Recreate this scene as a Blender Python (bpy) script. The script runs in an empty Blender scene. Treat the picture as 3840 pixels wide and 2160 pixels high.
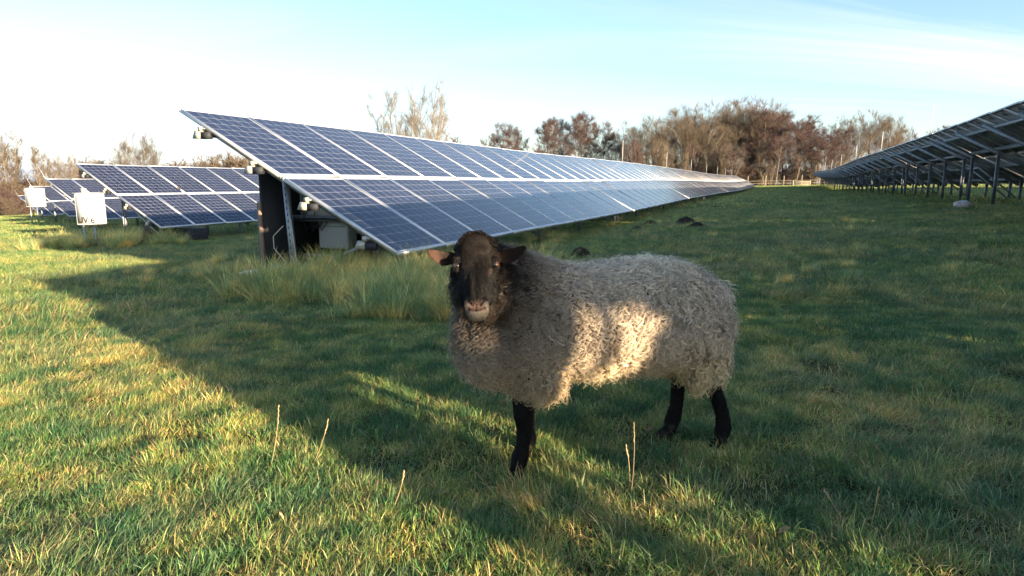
import bpy, math, random
import numpy as np
from mathutils import Vector, Matrix, kdtree

rng = np.random.default_rng(7)
random.seed(7)
scene = bpy.context.scene
COL = scene.collection

# ------------------------------------------------------------------ camera
CAM_H = 1.0
F_PX, PITCH = 2348.7, 0.1657
cam_d = bpy.data.cameras.new("camera")
cam_d.sensor_width = 36.0
cam_d.lens = 36.0 * F_PX / 3840.0
cam_d.clip_start = 0.05
cam_d.clip_end = 3000
cam = bpy.data.objects.new("camera", cam_d)
COL.objects.link(cam)
cam.location = (0, 0, CAM_H)
cam.rotation_euler = (math.pi / 2 - PITCH, -0.0037, 0)
scene.camera = cam

# ------------------------------------------------------------------ row frame: s runs along the rows, w across them to the left
A = 0.3999
D2 = np.array([math.sin(A), math.cos(A)])
H2 = np.array([-math.cos(A), math.sin(A)])
TILT = 0.4896
def sw(s, w, z=0.0):
    p = s * D2 + w * H2
    return Vector((p[0], p[1], z + CAM_H))

# ------------------------------------------------------------------ sun and sky
SUN_EL = math.radians(11.1)
AZ_SW = math.radians(21.5)
lt = math.sin(AZ_SW) * D2 + math.cos(AZ_SW) * H2          # the way the light travels, on the ground
sun_vec = Vector((-lt[0] * math.cos(SUN_EL), -lt[1] * math.cos(SUN_EL), math.sin(SUN_EL)))
sd = bpy.data.lights.new("sun", 'SUN')
sd.energy = 5.0
sd.angle = math.radians(0.6)
sd.color = (1.0, 0.79, 0.53)
sun = bpy.data.objects.new("sun", sd)
sun.rotation_euler = sun_vec.to_track_quat('Z', 'Y').to_euler()
sun.location = (30, -30, 20)
COL.objects.link(sun)

world = bpy.data.worlds.new("World")
scene.world = world
world.use_nodes = True
nt = world.node_tree
nt.nodes.clear()
def N(tree, t, **kw):
    n = tree.nodes.new(t)
    for k, v in kw.items():
        setattr(n, k, v)
    return n
wo = N(nt, 'ShaderNodeOutputWorld')
bg = N(nt, 'ShaderNodeBackground')
sky = N(nt, 'ShaderNodeTexSky', sky_type='NISHITA')
sky.sun_disc = False
sky.sun_elevation = SUN_EL
sky.sun_rotation = math.atan2(sun_vec.x, sun_vec.y)
sky.altitude = 50
sky.air_density = 1.0
sky.dust_density = 0.8
sky.ozone_density = 2.2
bg.inputs['Strength'].default_value = 0.078
# thin high cloud: streaky noise in the direction of view, stretched along the horizon
tc = N(nt, 'ShaderNodeTexCoord')
sep = N(nt, 'ShaderNodeSeparateXYZ')
nt.links.new(tc.outputs['Generated'], sep.inputs[0])
def M(tree, op, a, b=None, c=None):
    m = tree.nodes.new('ShaderNodeMath'); m.operation = op
    for i, x in enumerate((a, b, c)):
        if x is None: continue
        if isinstance(x, (int, float)): m.inputs[i].default_value = x
        else: tree.links.new(x, m.inputs[i])
    return m.outputs[0]
zc = M(nt, 'ADD', M(nt, 'MAXIMUM', sep.outputs['Z'], 0.0), 0.12)
cx = M(nt, 'DIVIDE', sep.outputs['X'], zc)
cy = M(nt, 'DIVIDE', sep.outputs['Y'], zc)
comb = N(nt, 'ShaderNodeCombineXYZ')
nt.links.new(cx, comb.inputs[0]); nt.links.new(cy, comb.inputs[1])
mp = N(nt, 'ShaderNodeMapping')
mp.inputs['Rotation'].default_value = (0, 0, math.radians(-38))
mp.inputs['Scale'].default_value = (0.55, 1.9, 1)
mp.inputs['Location'].default_value = (1.3, 0.4, 0)
nt.links.new(comb.outputs[0], mp.inputs[0])
cn = N(nt, 'ShaderNodeTexNoise')
cn.inputs['Scale'].default_value = 0.55
cn.inputs['Detail'].default_value = 7
cn.inputs['Roughness'].default_value = 0.55
cn.inputs['Distortion'].default_value = 0.7
nt.links.new(mp.outputs[0], cn.inputs['Vector'])
cr = N(nt, 'ShaderNodeValToRGB')
cr.color_ramp.elements[0].position = 0.46
cr.color_ramp.elements[1].position = 0.62
nt.links.new(cn.outputs['Fac'], cr.inputs[0])
# pale veil towards the horizon, thicker on the left (away from the sun's side)
veil = M(nt, 'SUBTRACT', 1.0, M(nt, 'MULTIPLY', sep.outputs['Z'], 2.9))
veil = M(nt, 'POWER', M(nt, 'MAXIMUM', veil, 0.0), 2.6)
lft = M(nt, 'MULTIPLY_ADD', sep.outputs['X'], -0.6, 0.5)
veil = M(nt, 'MULTIPLY', veil, M(nt, "MAXIMUM", lft, 0.45))
rgt = M(nt, 'MINIMUM', M(nt, 'MAXIMUM', M(nt, 'MULTIPLY_ADD', sep.outputs['X'], 1.9, -0.20), 0.22), 0.9)
cl = M(nt, 'MINIMUM', M(nt, 'ADD', M(nt, 'MULTIPLY', M(nt, 'MULTIPLY', cr.outputs[0], 1.0), rgt), veil), 0.95)
mix = N(nt, 'ShaderNodeMixRGB')
nt.links.new(cl, mix.inputs[0])
nt.links.new(sky.outputs[0], mix.inputs[1])
mix.inputs[2].default_value = (3.0, 3.35, 3.85, 1)
nt.links.new(mix.outputs[0], bg.inputs[0])
nt.links.new(bg.outputs[0], wo.inputs[0])

vs = scene.view_settings
scene.display_settings.display_device = 'sRGB'
vs.view_transform = 'Standard'
vs.look = 'None'
vs.gamma = 1.0
vs.use_curve_mapping = False
vs.exposure = 2.2
scene.cycles.max_bounces = 6
scene.cycles.diffuse_bounces = 3
scene.cycles.glossy_bounces = 3
scene.cycles.transparent_max_bounces = 6
scene.cycles.use_adaptive_sampling = True
scene.cycles.adaptive_threshold = 0.02
scene.cycles.use_denoising = True
scene.cycles_curves.shape = 'THICK'
scene.cycles_curves.subdivisions = 2

# ------------------------------------------------------------------ helpers
def tag(o, label=None, cat=None, group=None, kind=None):
    if label: o['label'] = label
    if cat: o['category'] = cat
    if group: o['group'] = group
    if kind: o['kind'] = kind
    return o
def empty(name, loc):
    o = bpy.data.objects.new(name, None); o.location = loc
    o.empty_display_size = 0.2
    COL.objects.link(o); return o
def mesh_from(name, V, Fs, mats=(), smooth=False, midx=None):
    me = bpy.data.meshes.new(name)
    V = np.asarray(V, dtype=np.float32)
    if isinstance(Fs, np.ndarray):
        Fs = [Fs]
    loops = np.concatenate([f.ravel() for f in Fs]).astype(np.int32)
    tot = np.concatenate([np.full(len(f), f.shape[1], dtype=np.int32) for f in Fs])
    st = np.concatenate([[0], np.cumsum(tot)[:-1]]).astype(np.int32)
    me.vertices.add(len(V)); me.vertices.foreach_set('co', V.ravel())
    me.loops.add(len(loops)); me.loops.foreach_set('vertex_index', loops)
    me.polygons.add(len(tot)); me.polygons.foreach_set('loop_start', st); me.polygons.foreach_set('loop_total', tot)
    for m in mats: me.materials.append(m)
    if midx is not None: me.polygons.foreach_set('material_index', np.asarray(midx, dtype=np.int32))
    if smooth: me.polygons.foreach_set('use_smooth', np.ones(len(tot), dtype=bool))
    me.update(calc_edges=True)
    me.validate()
    return me
def link(name, me, parent=None):
    o = bpy.data.objects.new(name, me); COL.objects.link(o)
    if parent is not None: o.parent = parent
    return o
class MB:
    """collects boxes, oriented beams and tubes into one mesh"""
    def __init__(s): s.V = []; s.F4 = []; s.n = 0; s.F3 = []
    def add(s, V, F):
        V = np.asarray(V, float)
        for f in F:
            (s.F4 if len(f) == 4 else s.F3).append([i + s.n for i in f])
        s.V.append(V); s.n += len(V)
    def hexa(s, P):
        s.add(P, [(0,3,2,1),(4,5,6,7),(0,1,5,4),(1,2,6,5),(2,3,7,6),(3,0,4,7)])
    def box(s, a, b):
        x0,y0,z0 = a; x1,y1,z1 = b
        s.hexa([(x0,y0,z0),(x1,y0,z0),(x1,y1,z0),(x0,y1,z0),(x0,y0,z1),(x1,y0,z1),(x1,y1,z1),(x0,y1,z1)])
    def beam(s, p0, p1, wd, ht, up=(0,0,1)):
        p0 = Vector(p0); p1 = Vector(p1); d = (p1-p0).normalized(); u = Vector(up)
        sd_ = d.cross(u)
        if sd_.length < 1e-4: sd_ = d.cross(Vector((1,0,0)))
        sd_.normalize(); u = sd_.cross(d).normalized()
        q = []
        for p in (p0, p1):
            for a, b in ((-1,-1),(1,-1),(1,1),(-1,1)):
                q.append(p + sd_*a*wd/2 + u*b*ht/2)
        s.hexa([q[0],q[1],q[2],q[3],q[4],q[5],q[6],q[7]])
    def channel(s, p0, p1, wd, ht, up=(0,0,1), t=0.004, flip=1):
        """a C channel: web plus two flanges"""
        p0 = Vector(p0); p1 = Vector(p1); d = (p1-p0).normalized(); u = Vector(up)
        sd_ = d.cross(u).normalized(); u = sd_.cross(d).normalized()
        s.beam(p0, p1, t, ht, u)
        for k in (-1, 1):
            o = sd_*flip*(wd/2) + u*k*(ht/2 - t/2)
            s.beam(p0+o+sd_*flip*t/2, p1+o+sd_*flip*t/2, wd-t, t, u)
    def tube(s, pts, rad, k=8, cap=True):
        pts = [Vector(p) for p in pts]
        if not hasattr(rad, '__len__'): rad = [rad]*len(pts)
        V = []; F = []
        t0 = (pts[1]-pts[0]).normalized()
        ref = Vector((0,0,1)) if abs(t0.z) < 0.9 else Vector((1,0,0))
        u = t0.cross(ref).normalized()
        for i, p in enumerate(pts):
            t = (pts[min(i+1, len(pts)-1)] - pts[max(i-1, 0)]).normalized()
            u = (u - t*u.dot(t)).normalized(); v = t.cross(u)
            for j in range(k):
                a = 2*math.pi*j/k
                V.append(p + (u*math.cos(a)+v*math.sin(a))*rad[i])
        for i in range(len(pts)-1):
            for j in range(k):
                a = i*k+j; b = i*k+(j+1)%k
                F.append((a, b, b+k, a+k))
        if cap:
            V.append(pts[0]); V.append(pts[-1]); c0 = len(V)-2; c1 = len(V)-1; L = (len(pts)-1)*k
            for j in range(k):
                F.append((c0, (j+1)%k, j)); F.append((c1, L+j, L+(j+1)%k))
        s.add(V, F)
    def ell(s, c, r, R=None, nu=16, nv=10):
        c = Vector(c); V = []; F = []
        R = R or Matrix.Identity(3)
        V.append(c + R @ Vector((0,0,r[2]))); 
        for i in range(1, nv):
            th = math.pi*i/nv
            for j in range(nu):
                a = 2*math.pi*j/nu
                V.append(c + R @ Vector((r[0]*math.sin(th)*math.cos(a), r[1]*math.sin(th)*math.sin(a), r[2]*math.cos(th))))
        V.append(c + R @ Vector((0,0,-r[2])))
        for j in range(nu):
            F.append((0, 1+j, 1+(j+1)%nu))
            F.append((len(V)-1, 1+(nv-2)*nu+(j+1)%nu, 1+(nv-2)*nu+j))
        for i in range(nv-2):
            for j in range(nu):
                a = 1+i*nu+j; b = 1+i*nu+(j+1)%nu
                F.append((a, a+nu, b+nu, b))
        s.add(V, F)
    def loft(s, rings):
        """rings: list of (k,3) arrays, closed tube with capped ends"""
        k = len(rings[0]); V = np.concatenate(rings); F = []
        for i in range(len(rings)-1):
            for j in range(k):
                a = i*k+j; b = i*k+(j+1)%k
                F.append((a, b, b+k, a+k))
        V = np.vstack([V, rings[0].mean(0), rings[-1].mean(0)]); c0 = len(V)-2; c1 = len(V)-1; L = (len(rings)-1)*k
        for j in range(k):
            F.append((c0, (j+1)%k, j)); F.append((c1, L+j, L+(j+1)%k))
        s.add(V, F)
    def mesh(s, name, mats, smooth=False):
        Fs = []
        if s.F4: Fs.append(np.array(s.F4))
        if s.F3: Fs.append(np.array(s.F3))
        return mesh_from(name, np.concatenate(s.V), Fs, mats if isinstance(mats, (list, tuple)) else [mats], smooth)
    def build(s, name, mats, parent=None, smooth=False):
        return link(name, s.mesh(name, mats, smooth), parent)

# ------------------------------------------------------------------ materials
def mat(name, color=(0.5,0.5,0.5), rough=0.6, metal=0.0, noise=None, bump=0.0, spec=0.5):
    m = bpy.data.materials.new(name); m.use_nodes = True
    t = m.node_tree; b = t.nodes['Principled BSDF']
    b.inputs['Base Color'].default_value = (*color, 1)
    b.inputs['Roughness'].default_value = rough
    b.inputs['Metallic'].default_value = metal
    b.inputs['Specular IOR Level'].default_value = spec
    if noise:
        c2, sc = noise
        tcn = N(t, 'ShaderNodeTexCoord'); nz = N(t, 'ShaderNodeTexNoise')
        nz.inputs['Scale'].default_value = sc; nz.inputs['Detail'].default_value = 6; nz.inputs['Roughness'].default_value = 0.65
        t.links.new(tcn.outputs['Object'], nz.inputs['Vector'])
        r = N(t, 'ShaderNodeValToRGB'); r.color_ramp.elements[0].position = 0.35; r.color_ramp.elements[1].position = 0.68
        r.color_ramp.elements[0].color = (*color, 1); r.color_ramp.elements[1].color = (*c2, 1)
        t.links.new(nz.outputs['Fac'], r.inputs[0]); t.links.new(r.outputs[0], b.inputs['Base Color'])
        if bump:
            bp = N(t, 'ShaderNodeBump'); bp.inputs['Strength'].default_value = bump; bp.inputs['Distance'].default_value = 0.01
            t.links.new(nz.outputs['Fac'], bp.inputs['Height']); t.links.new(bp.outputs[0], b.inputs['Normal'])
    return m
ALU = mat('aluminium', (0.62,0.63,0.64), 0.38, 0.55, ((0.50,0.51,0.52), 9.0))
GALV = mat('galvanised_steel', (0.34,0.37,0.40), 0.5, 0.6, ((0.24,0.26,0.29), 14.0))
BRACKET = mat('bracket_zinc', (0.40,0.39,0.34), 0.5, 0.2)
SLOT = mat('slot_dark', (0.02,0.02,0.025), 0.9)
WHITE = mat('white_enamel', (0.66,0.66,0.64), 0.4, 0.0, ((0.55,0.54,0.50), 4.0))
GREYBOX = mat('grey_box', (0.42,0.42,0.40), 0.5)
BLACKB = mat('black_board', (0.012,0.014,0.018), 0.7, 0.0, ((0.022,0.024,0.03), 6.0))
PLY = mat('weathered_board_edge', (0.20,0.15,0.12), 0.85)
CABLE = mat('black_cable', (0.015,0.015,0.018), 0.5)
LINEM = mat('pale_cable', (0.45,0.42,0.36), 0.6)
INK = mat('black_lettering', (0.02,0.02,0.02), 0.5)
BACKSHEET = mat('module_backsheet', (0.28,0.29,0.30), 0.6, 0.0, ((0.20,0.21,0.22), 3.0))
ROD = mat('white_rod', (0.75,0.74,0.70), 0.4, 0.2)
WOODP = mat('fence_wood', (0.42,0.36,0.27), 0.85, 0.0, ((0.30,0.25,0.18), 8.0))

def cell_material():
    m = bpy.data.materials.new('solar_glass'); m.use_nodes = True
    t = m.node_tree; b = t.nodes['Principled BSDF']
    uv = N(t, 'ShaderNodeUVMap'); sp = N(t, 'ShaderNodeSeparateXYZ'); t.links.new(uv.outputs[0], sp.inputs[0])
    def line(co, n, wd):
        # distance to the nearest cell border, in cell units
        f = M(t, 'FRACT', M(t, 'MULTIPLY', co, n))
        dist = M(t, 'MINIMUM', f, M(t, 'SUBTRACT', 1.0, f))
        return M(t, 'LESS_THAN', dist, wd)
    lx = line(sp.outputs['X'], 6.0, 0.011)
    ly = line(sp.outputs['Y'], 10.0, 0.012)
    grid = M(t, 'MAXIMUM', lx, ly)
    bus = line(M(t, 'ADD', sp.outputs['X'], 1/24.0), 12.0, 0.016)
    edge = M(t, 'MAXIMUM', M(t, 'GREATER_THAN', M(t, 'ABSOLUTE', M(t, 'SUBTRACT', sp.outputs['X'], 0.5)), 0.5),
             M(t, 'GREATER_THAN', M(t, 'ABSOLUTE', M(t, 'SUBTRACT', sp.outputs['Y'], 0.5)), 0.5))
    grid = M(t, 'MAXIMUM', grid, edge)
    # cell colour: polycrystalline, a slightly different blue in every cell and every module
    cellid = N(t, 'ShaderNodeCombineXYZ')
    t.links.new(M(t, 'FLOOR', M(t, 'MULTIPLY', sp.outputs['X'], 6.0)), cellid.inputs[0])
    t.links.new(M(t, 'FLOOR', M(t, 'MULTIPLY', sp.outputs['Y'], 10.0)), cellid.inputs[1])
    oi = N(t, 'ShaderNodeObjectInfo')
    t.links.new(M(t, 'MULTIPLY', oi.outputs['Random'], 50.0), cellid.inputs[2])
    wn = N(t, 'ShaderNodeTexWhiteNoise'); t.links.new(cellid.outputs[0], wn.inputs[0])
    vor = N(t, 'ShaderNodeTexVoronoi'); vor.inputs['Scale'].default_value = 90
    tcc = N(t, 'ShaderNodeTexCoord'); t.links.new(tcc.outputs['Object'], vor.inputs['Vector'])
    r = N(t, 'ShaderNodeMixRGB'); r.inputs[1].default_value = (0.006,0.009,0.028,1); r.inputs[2].default_value = (0.011,0.018,0.052,1)
    fac = M(t, 'ADD', M(t, 'MULTIPLY', wn.outputs[0], 0.55), M(t, 'MULTIPLY', vor.outputs['Distance'], 0.35))
    fac = M(t, 'ADD', fac, M(t, 'MULTIPLY', M(t, 'SUBTRACT', oi.outputs['Random'], 0.5), 0.5))
    t.links.new(fac, r.inputs[0])
    m1 = N(t, 'ShaderNodeMixRGB'); t.links.new(M(t, 'MULTIPLY', bus, 0.22), m1.inputs[0]); t.links.new(r.outputs[0], m1.inputs[1]); m1.inputs[2].default_value = (0.35,0.37,0.42,1)
    m2 = N(t, 'ShaderNodeMixRGB'); t.links.new(grid, m2.inputs[0]); t.links.new(m1.outputs[0], m2.inputs[1]); m2.inputs[2].default_value = (0.40,0.42,0.47,1)
    # a film of dust and rain marks
    nz = N(t, 'ShaderNodeTexNoise'); nz.inputs['Scale'].default_value = 2.2; nz.inputs['Detail'].default_value = 6
    t.links.new(tcc.outputs['Object'], nz.inputs['Vector'])
    m3 = N(t, 'ShaderNodeMixRGB'); t.links.new(M(t, 'MULTIPLY', nz.outputs['Fac'], 0.055), m3.inputs[0]); t.links.new(m2.outputs[0], m3.inputs[1]); m3.inputs[2].default_value = (0.30,0.30,0.30,1)
    vo = N(t, 'ShaderNodeTexVoronoi'); vo.inputs['Scale'].default_value = 1.7; vo.inputs['Randomness'].default_value = 1.0
    add = N(t, 'ShaderNodeVectorMath', operation='ADD'); t.links.new(tcc.outputs['Object'], add.inputs[0])
    offs = N(t, 'ShaderNodeCombineXYZ')
    for q_ in range(3): t.links.new(M(t, 'MULTIPLY', oi.outputs['Random'], 37.0 + 11*q_), offs.inputs[q_])
    t.links.new(offs.outputs[0], add.inputs[1]); t.links.new(add.outputs[0], vo.inputs['Vector'])
    spot = M(t, 'LESS_THAN', M(t, 'ADD', vo.outputs['Distance'], M(t, 'MULTIPLY', nz.outputs['Fac'], 0.03)), 0.047)
    m4 = N(t, 'ShaderNodeMixRGB'); t.links.new(M(t, 'MULTIPLY', spot, 0.55), m4.inputs[0]); t.links.new(m3.outputs[0], m4.inputs[1]); m4.inputs[2].default_value = (0.55,0.54,0.50,1); m3 = m4
    t.links.new(m3.outputs[0], b.inputs['Base Color'])
    b.inputs['Roughness'].default_value = 0.14
    t.links.new(M(t, 'MULTIPLY_ADD', nz.outputs['Fac'], 0.12, 0.07), b.inputs['Roughness'])
    b.inputs['IOR'].default_value = 1.32
    return m
GLASS = cell_material()

# ------------------------------------------------------------------ terrain
G0s = [-40,-10,0,8,16,24,35,47,58,68,78,88,97,106,125,170,400]
G0z = [-1.05,-0.95,-0.86,-0.73,-0.63,-0.59,-0.57,-0.57,-0.64,-0.70,-0.62,-0.46,-0.40,-0.33,-0.22,-0.2,-0.2]
G1s = [-40,-5,0,5,11,17,28,40,51,64,76,89,104,128,170,400]
G1z = [-1.2,-1.13,-1.09,-1.12,-1.13,-1.11,-1.06,-1.02,-1.02,-1.04,-0.99,-0.85,-0.62,-0.42,-0.3,-0.3]
Ww = [-400,-60,-5.5,4.2,14.5,25,35,46,56,75,400]
def gz(s, w):
    s = np.asarray(s, float); w = np.asarray(w, float)
    g0 = np.interp(s, G0s, G0z); g1 = np.interp(s, G1s, G1z)
    t = np.clip((w + 5.5) / 9.7, 0, 1)
    mid = g0 + (g1 - g0) * t
    left = np.interp(w, [4.2,14.5,25,35,46,56,75,130,400], [0,-0.45,-0.80,-1.15,-1.5,-2.0,-2.7,-3.4,-3.6])
    right = np.interp(w, [-400,-60,-5.5], [2.6,2.0,0.0])
    return mid + left * np.interp(s, [-30, 60, 140], [1, 1, 0.35]) + right
_rb = np.random.default_rng(99)
_wv = [(2*math.pi/l, t, p, a) for l, t, p, a in zip(_rb.uniform(0.22, 0.75, 14), _rb.uniform(0, 6.28, 14), _rb.uniform(0, 6.28, 14), _rb.uniform(0.5, 1.0, 14))]
def bumps(x, y):
    b = 0.016*np.sin(x*2.1+0.7*y)*np.cos(y*1.7-0.4*x+1)
    f = 0
    for k, t, p, a in _wv: f = f + a*np.sin(k*(x*np.cos(t)+y*np.sin(t))+p)
    # rounded hummocks, flat between them
    return b + 0.0042*np.maximum(f, -0.8) * np.clip(1.6 - np.hypot(x, y)/14, 0.25, 1)
def ground_xy(x, y):
    x = np.asarray(x, float); y = np.asarray(y, float)
    s = x*D2[0] + y*D2[1]; w = x*H2[0] + y*H2[1]
    return gz(s, w) + CAM_H + bumps(x, y)
def gnd(x, y): return float(ground_xy(x, y))

def soil_material():
    m = bpy.data.materials.new('meadow_soil'); m.use_nodes = True
    t = m.node_tree; b = t.nodes['Principled BSDF']; b.inputs['Roughness'].default_value = 0.95
    b.inputs['Specular IOR Level'].default_value = 0.15
    tcn = N(t, 'ShaderNodeTexCoord')
    n1 = N(t, 'ShaderNodeTexNoise'); n1.inputs['Scale'].default_value = 0.35; n1.inputs['Detail'].default_value = 8; n1.inputs['Roughness'].default_value = 0.7
    n2 = N(t, 'ShaderNodeTexNoise'); n2.inputs['Scale'].default_value = 9; n2.inputs['Detail'].default_value = 8; n2.inputs['Roughness'].default_value = 0.75
    for n in (n1, n2): t.links.new(tcn.outputs['Object'], n.inputs['Vector'])
    r1 = N(t, 'ShaderNodeValToRGB'); r1.color_ramp.elements[0].color = (0.034,0.050,0.020,1); r1.color_ramp.elements[1].color = (0.085,0.080,0.038,1)
    r1.color_ramp.elements[0].position = 0.35; r1.color_ramp.elements[1].position = 0.7
    t.links.new(n1.outputs['Fac'], r1.inputs[0])
    r2 = N(t, 'ShaderNodeValToRGB'); r2.color_ramp.elements[0].color = (0.35,0.30,0.22,1); r2.color_ramp.elements[1].color = (1.15,1.15,1.0,1)
    r2.color_ramp.elements[0].position = 0.3; r2.color_ramp.elements[1].position = 0.7
    t.links.new(n2.outputs['Fac'], r2.inputs[0])
    mx = N(t, 'ShaderNodeMixRGB', blend_type='MULTIPLY'); mx.inputs[0].default_value = 1
    t.links.new(r1.outputs[0], mx.inputs[1]); t.links.new(r2.outputs[0], mx.inputs[2]); t.links.new(mx.outputs[0], b.inputs['Base Color'])
    bp = N(t, 'ShaderNodeBump'); bp.inputs['Strength'].default_value = 0.8; bp.inputs['Distance'].default_value = 0.06
    t.links.new(n2.outputs['Fac'], bp.inputs['Height']); t.links.new(bp.outputs[0], b.inputs['Normal'])
    return m
SOIL = soil_material()
def axis(lim_near, step, lim_far, grow):
    a = list(np.arange(0, lim_near, step)); x = a[-1]; st = step
    while x < lim_far:
        st *= grow; x += st; a.append(x)
    return np.array(a)
ax = axis(6.5, 0.055, 1500, 1.09); xs = np.concatenate([-ax[::-1][:-1], ax])
ay = axis(8, 0.055, 1500, 1.09); yb = axis(2, 0.2, 400, 1.3); ys = np.concatenate([-yb[::-1][:-1], ay])
X, Y = np.meshgrid(xs, ys)
Z = ground_xy(X, Y)
nx, ny = len(xs), len(ys)
idx = np.arange(nx*ny).reshape(ny, nx)
Fg = np.stack([idx[:-1,:-1], idx[:-1,1:], idx[1:,1:], idx[1:,:-1]], -1).reshape(-1, 4)
g = link('meadow_ground', mesh_from('meadow_ground', np.stack([X, Y, Z], -1).reshape(-1, 3), Fg, [SOIL], True))
tag(g, kind='structure')
g['label'] = 'grassy ground of the solar field'

# ------------------------------------------------------------------ grass (stuff): hand-built tufts repeated over the ground
def grass_material():
    m = bpy.data.materials.new('grass_blade'); m.use_nodes = True
    t = m.node_tree; t.nodes.clear()
    out = N(t, 'ShaderNodeOutputMaterial'); at = N(t, 'ShaderNodeAttribute'); at.attribute_name = 'col'
    oi = N(t, 'ShaderNodeObjectInfo')
    geo = N(t, 'ShaderNodeNewGeometry')
    nz = N(t, 'ShaderNodeTexNoise'); nz.inputs['Scale'].default_value = 0.9; nz.inputs['Detail'].default_value = 4
    t.links.new(geo.outputs['Position'], nz.inputs['Vector'])
    rp = N(t, 'ShaderNodeValToRGB')
    rp.color_ramp.elements[0].position = 0.36; rp.color_ramp.elements[0].color = (0.70,0.88,0.80,1)
    rp.color_ramp.elements[1].position = 0.66; rp.color_ramp.elements[1].color = (1.65,1.38,1.05,1)
    t.links.new(nz.outputs['Fac'], rp.inputs[0])
    mx = N(t, 'ShaderNodeMixRGB', blend_type='MULTIPLY'); mx.inputs[0].default_value = 0.8
    t.links.new(at.outputs['Color'], mx.inputs[1]); t.links.new(rp.outputs[0], mx.inputs[2])
    nz2 = N(t, 'ShaderNodeTexNoise'); nz2.inputs['Scale'].default_value = 5.0; nz2.inputs['Detail'].default_value = 3
    t.links.new(geo.outputs['Position'], nz2.inputs['Vector'])
    rp2 = N(t, 'ShaderNodeValToRGB')
    rp2.color_ramp.elements[0].position = 0.40; rp2.color_ramp.elements[0].color = (0.62,0.86,0.80,1)
    rp2.color_ramp.elements[1].position = 0.63; rp2.color_ramp.elements[1].color = (1.95,1.60,1.30,1)
    t.links.new(nz2.outputs['Fac'], rp2.inputs[0])
    mx2 = N(t, 'ShaderNodeMixRGB', blend_type='MULTIPLY'); mx2.inputs[0].default_value = 1.0
    t.links.new(mx.outputs[0], mx2.inputs[1]); t.links.new(rp2.outputs[0], mx2.inputs[2]); mx = mx2
    b = N(t, 'ShaderNodeBsdfPrincipled'); b.inputs['Roughness'].default_value = 0.5; b.inputs['Specular IOR Level'].default_value = 0.35
    tr = N(t, 'ShaderNodeBsdfTranslucent'); ms = N(t, 'ShaderNodeMixShader'); ms.inputs[0].default_value = 0.35
    t.links.new(mx.outputs[0], b.inputs['Base Color']); t.links.new(mx.outputs[0], tr.inputs['Color'])
    t.links.new(b.outputs[0], ms.inputs[1]); t.links.new(tr.outputs[0], ms.inputs[2]); t.links.new(ms.outputs[0], out.inputs['Surface'])
    return m
GRASS = grass_material()
def grass_patch(name, size, n, lmin, lmax, wd, clumps, straw=0.22, lean=0.8, seed=1, flow=(0.3,0.2), nseg=3, greens=None, bright=1.0):
    r = np.random.default_rng(seed)
    cc = (r.random((clumps, 2)) - 0.5) * size
    ch = r.uniform(0.55, 1.3, clumps); cs = r.uniform(size*0.04, size*0.13, clumps)
    ci = r.integers(0, clumps, n)
    free = r.random(n) < 0.16
    base = cc[ci] + r.normal(size=(n, 2)) * cs[ci][:, None]
    base[free] = (r.random((free.sum(), 2)) - 0.5) * size * 1.1
    off = base - cc[ci]; off[free] = 0
    L = r.uniform(lmin, lmax, n) * ch[ci] * np.where(free, 0.75, 1)
    dirs = off / (cs[ci][:, None] + 1e-6) * 0.5 + r.normal(size=(n, 2)) * 0.55 + np.array(flow)
    dn = np.linalg.norm(dirs, axis=1, keepdims=True) + 1e-6; dirs = dirs / dn
    ln = lean * r.uniform(0.25, 1.25, n)
    tilt0 = np.abs(r.normal(size=n))*0.45*min(lean, 1.6)
    side = np.stack([-dirs[:, 1], dirs[:, 0]], 1); tw = r.normal(size=n) * 0.7
    side = side * np.cos(tw)[:, None] + dirs * np.sin(tw)[:, None]
    w = wd * r.uniform(0.6, 1.4, n)
    g0 = np.array(greens if greens is not None else [(0.12,0.22,0.062),(0.060,0.160,0.062),(0.19,0.26,0.080),(0.135,0.215,0.092),(0.27,0.29,0.115),(0.10,0.18,0.10)])
    c = g0[r.integers(0, len(g0), n)] * r.uniform(0.55, 1.45, n)[:, None]
    stw = r.random(n) < straw
    st0 = np.array([(0.42,0.37,0.21),(0.33,0.27,0.15),(0.50,0.45,0.29),(0.24,0.17,0.10)])
    c[stw] = bright * st0[r.integers(0, 4, stw.sum())] * r.uniform(0.6, 1.15, stw.sum())[:, None]
    ln = np.where(stw, ln*1.4, ln)
    V = []; C = []
    for k in range(nseg + 1):
        t = k / nseg
        ang = ln * t
        # arc of the blade
        lm = np.maximum(ln, 1e-3)
        h = L * (np.sin(ang + tilt0) - np.sin(tilt0)) / lm
        f = L * (np.cos(tilt0) - np.cos(ang + tilt0)) / lm
        h = np.maximum(h, 0.004 * (k > 0)) + 0.003 * r.random(n)
        p = np.concatenate([base + dirs * f[:, None], h[:, None]], 1)
        ww = w * (1 - t) ** 0.6 * (0.5 if k == 0 else 1)
        if k < nseg:
            V.append(p - np.c_[side, np.zeros(n)] * ww[:, None] / 2); V.append(p + np.c_[side, np.zeros(n)] * ww[:, None] / 2)
        else: V.append(p)
    V = np.stack(V, 1)                         # n, 2*nseg+1, 3
    nv = 2*nseg + 1; b0 = (np.arange(n) * nv)[:, None]
    Q = [b0 + np.array([2*k, 2*k+1, 2*k+3, 2*k+2]) for k in range(nseg-1)]
    T = b0 + np.array([2*nseg-2, 2*nseg-1, 2*nseg])
    Fs = ([np.concatenate(Q)] if Q else []) + [T]
    me = mesh_from(name, V.reshape(-1, 3), Fs, [GRASS])
    a = me.attributes.new('col', 'FLOAT_COLOR', 'POINT')
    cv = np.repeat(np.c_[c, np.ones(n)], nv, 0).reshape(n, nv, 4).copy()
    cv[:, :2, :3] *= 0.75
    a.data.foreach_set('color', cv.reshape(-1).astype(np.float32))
    return me
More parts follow.
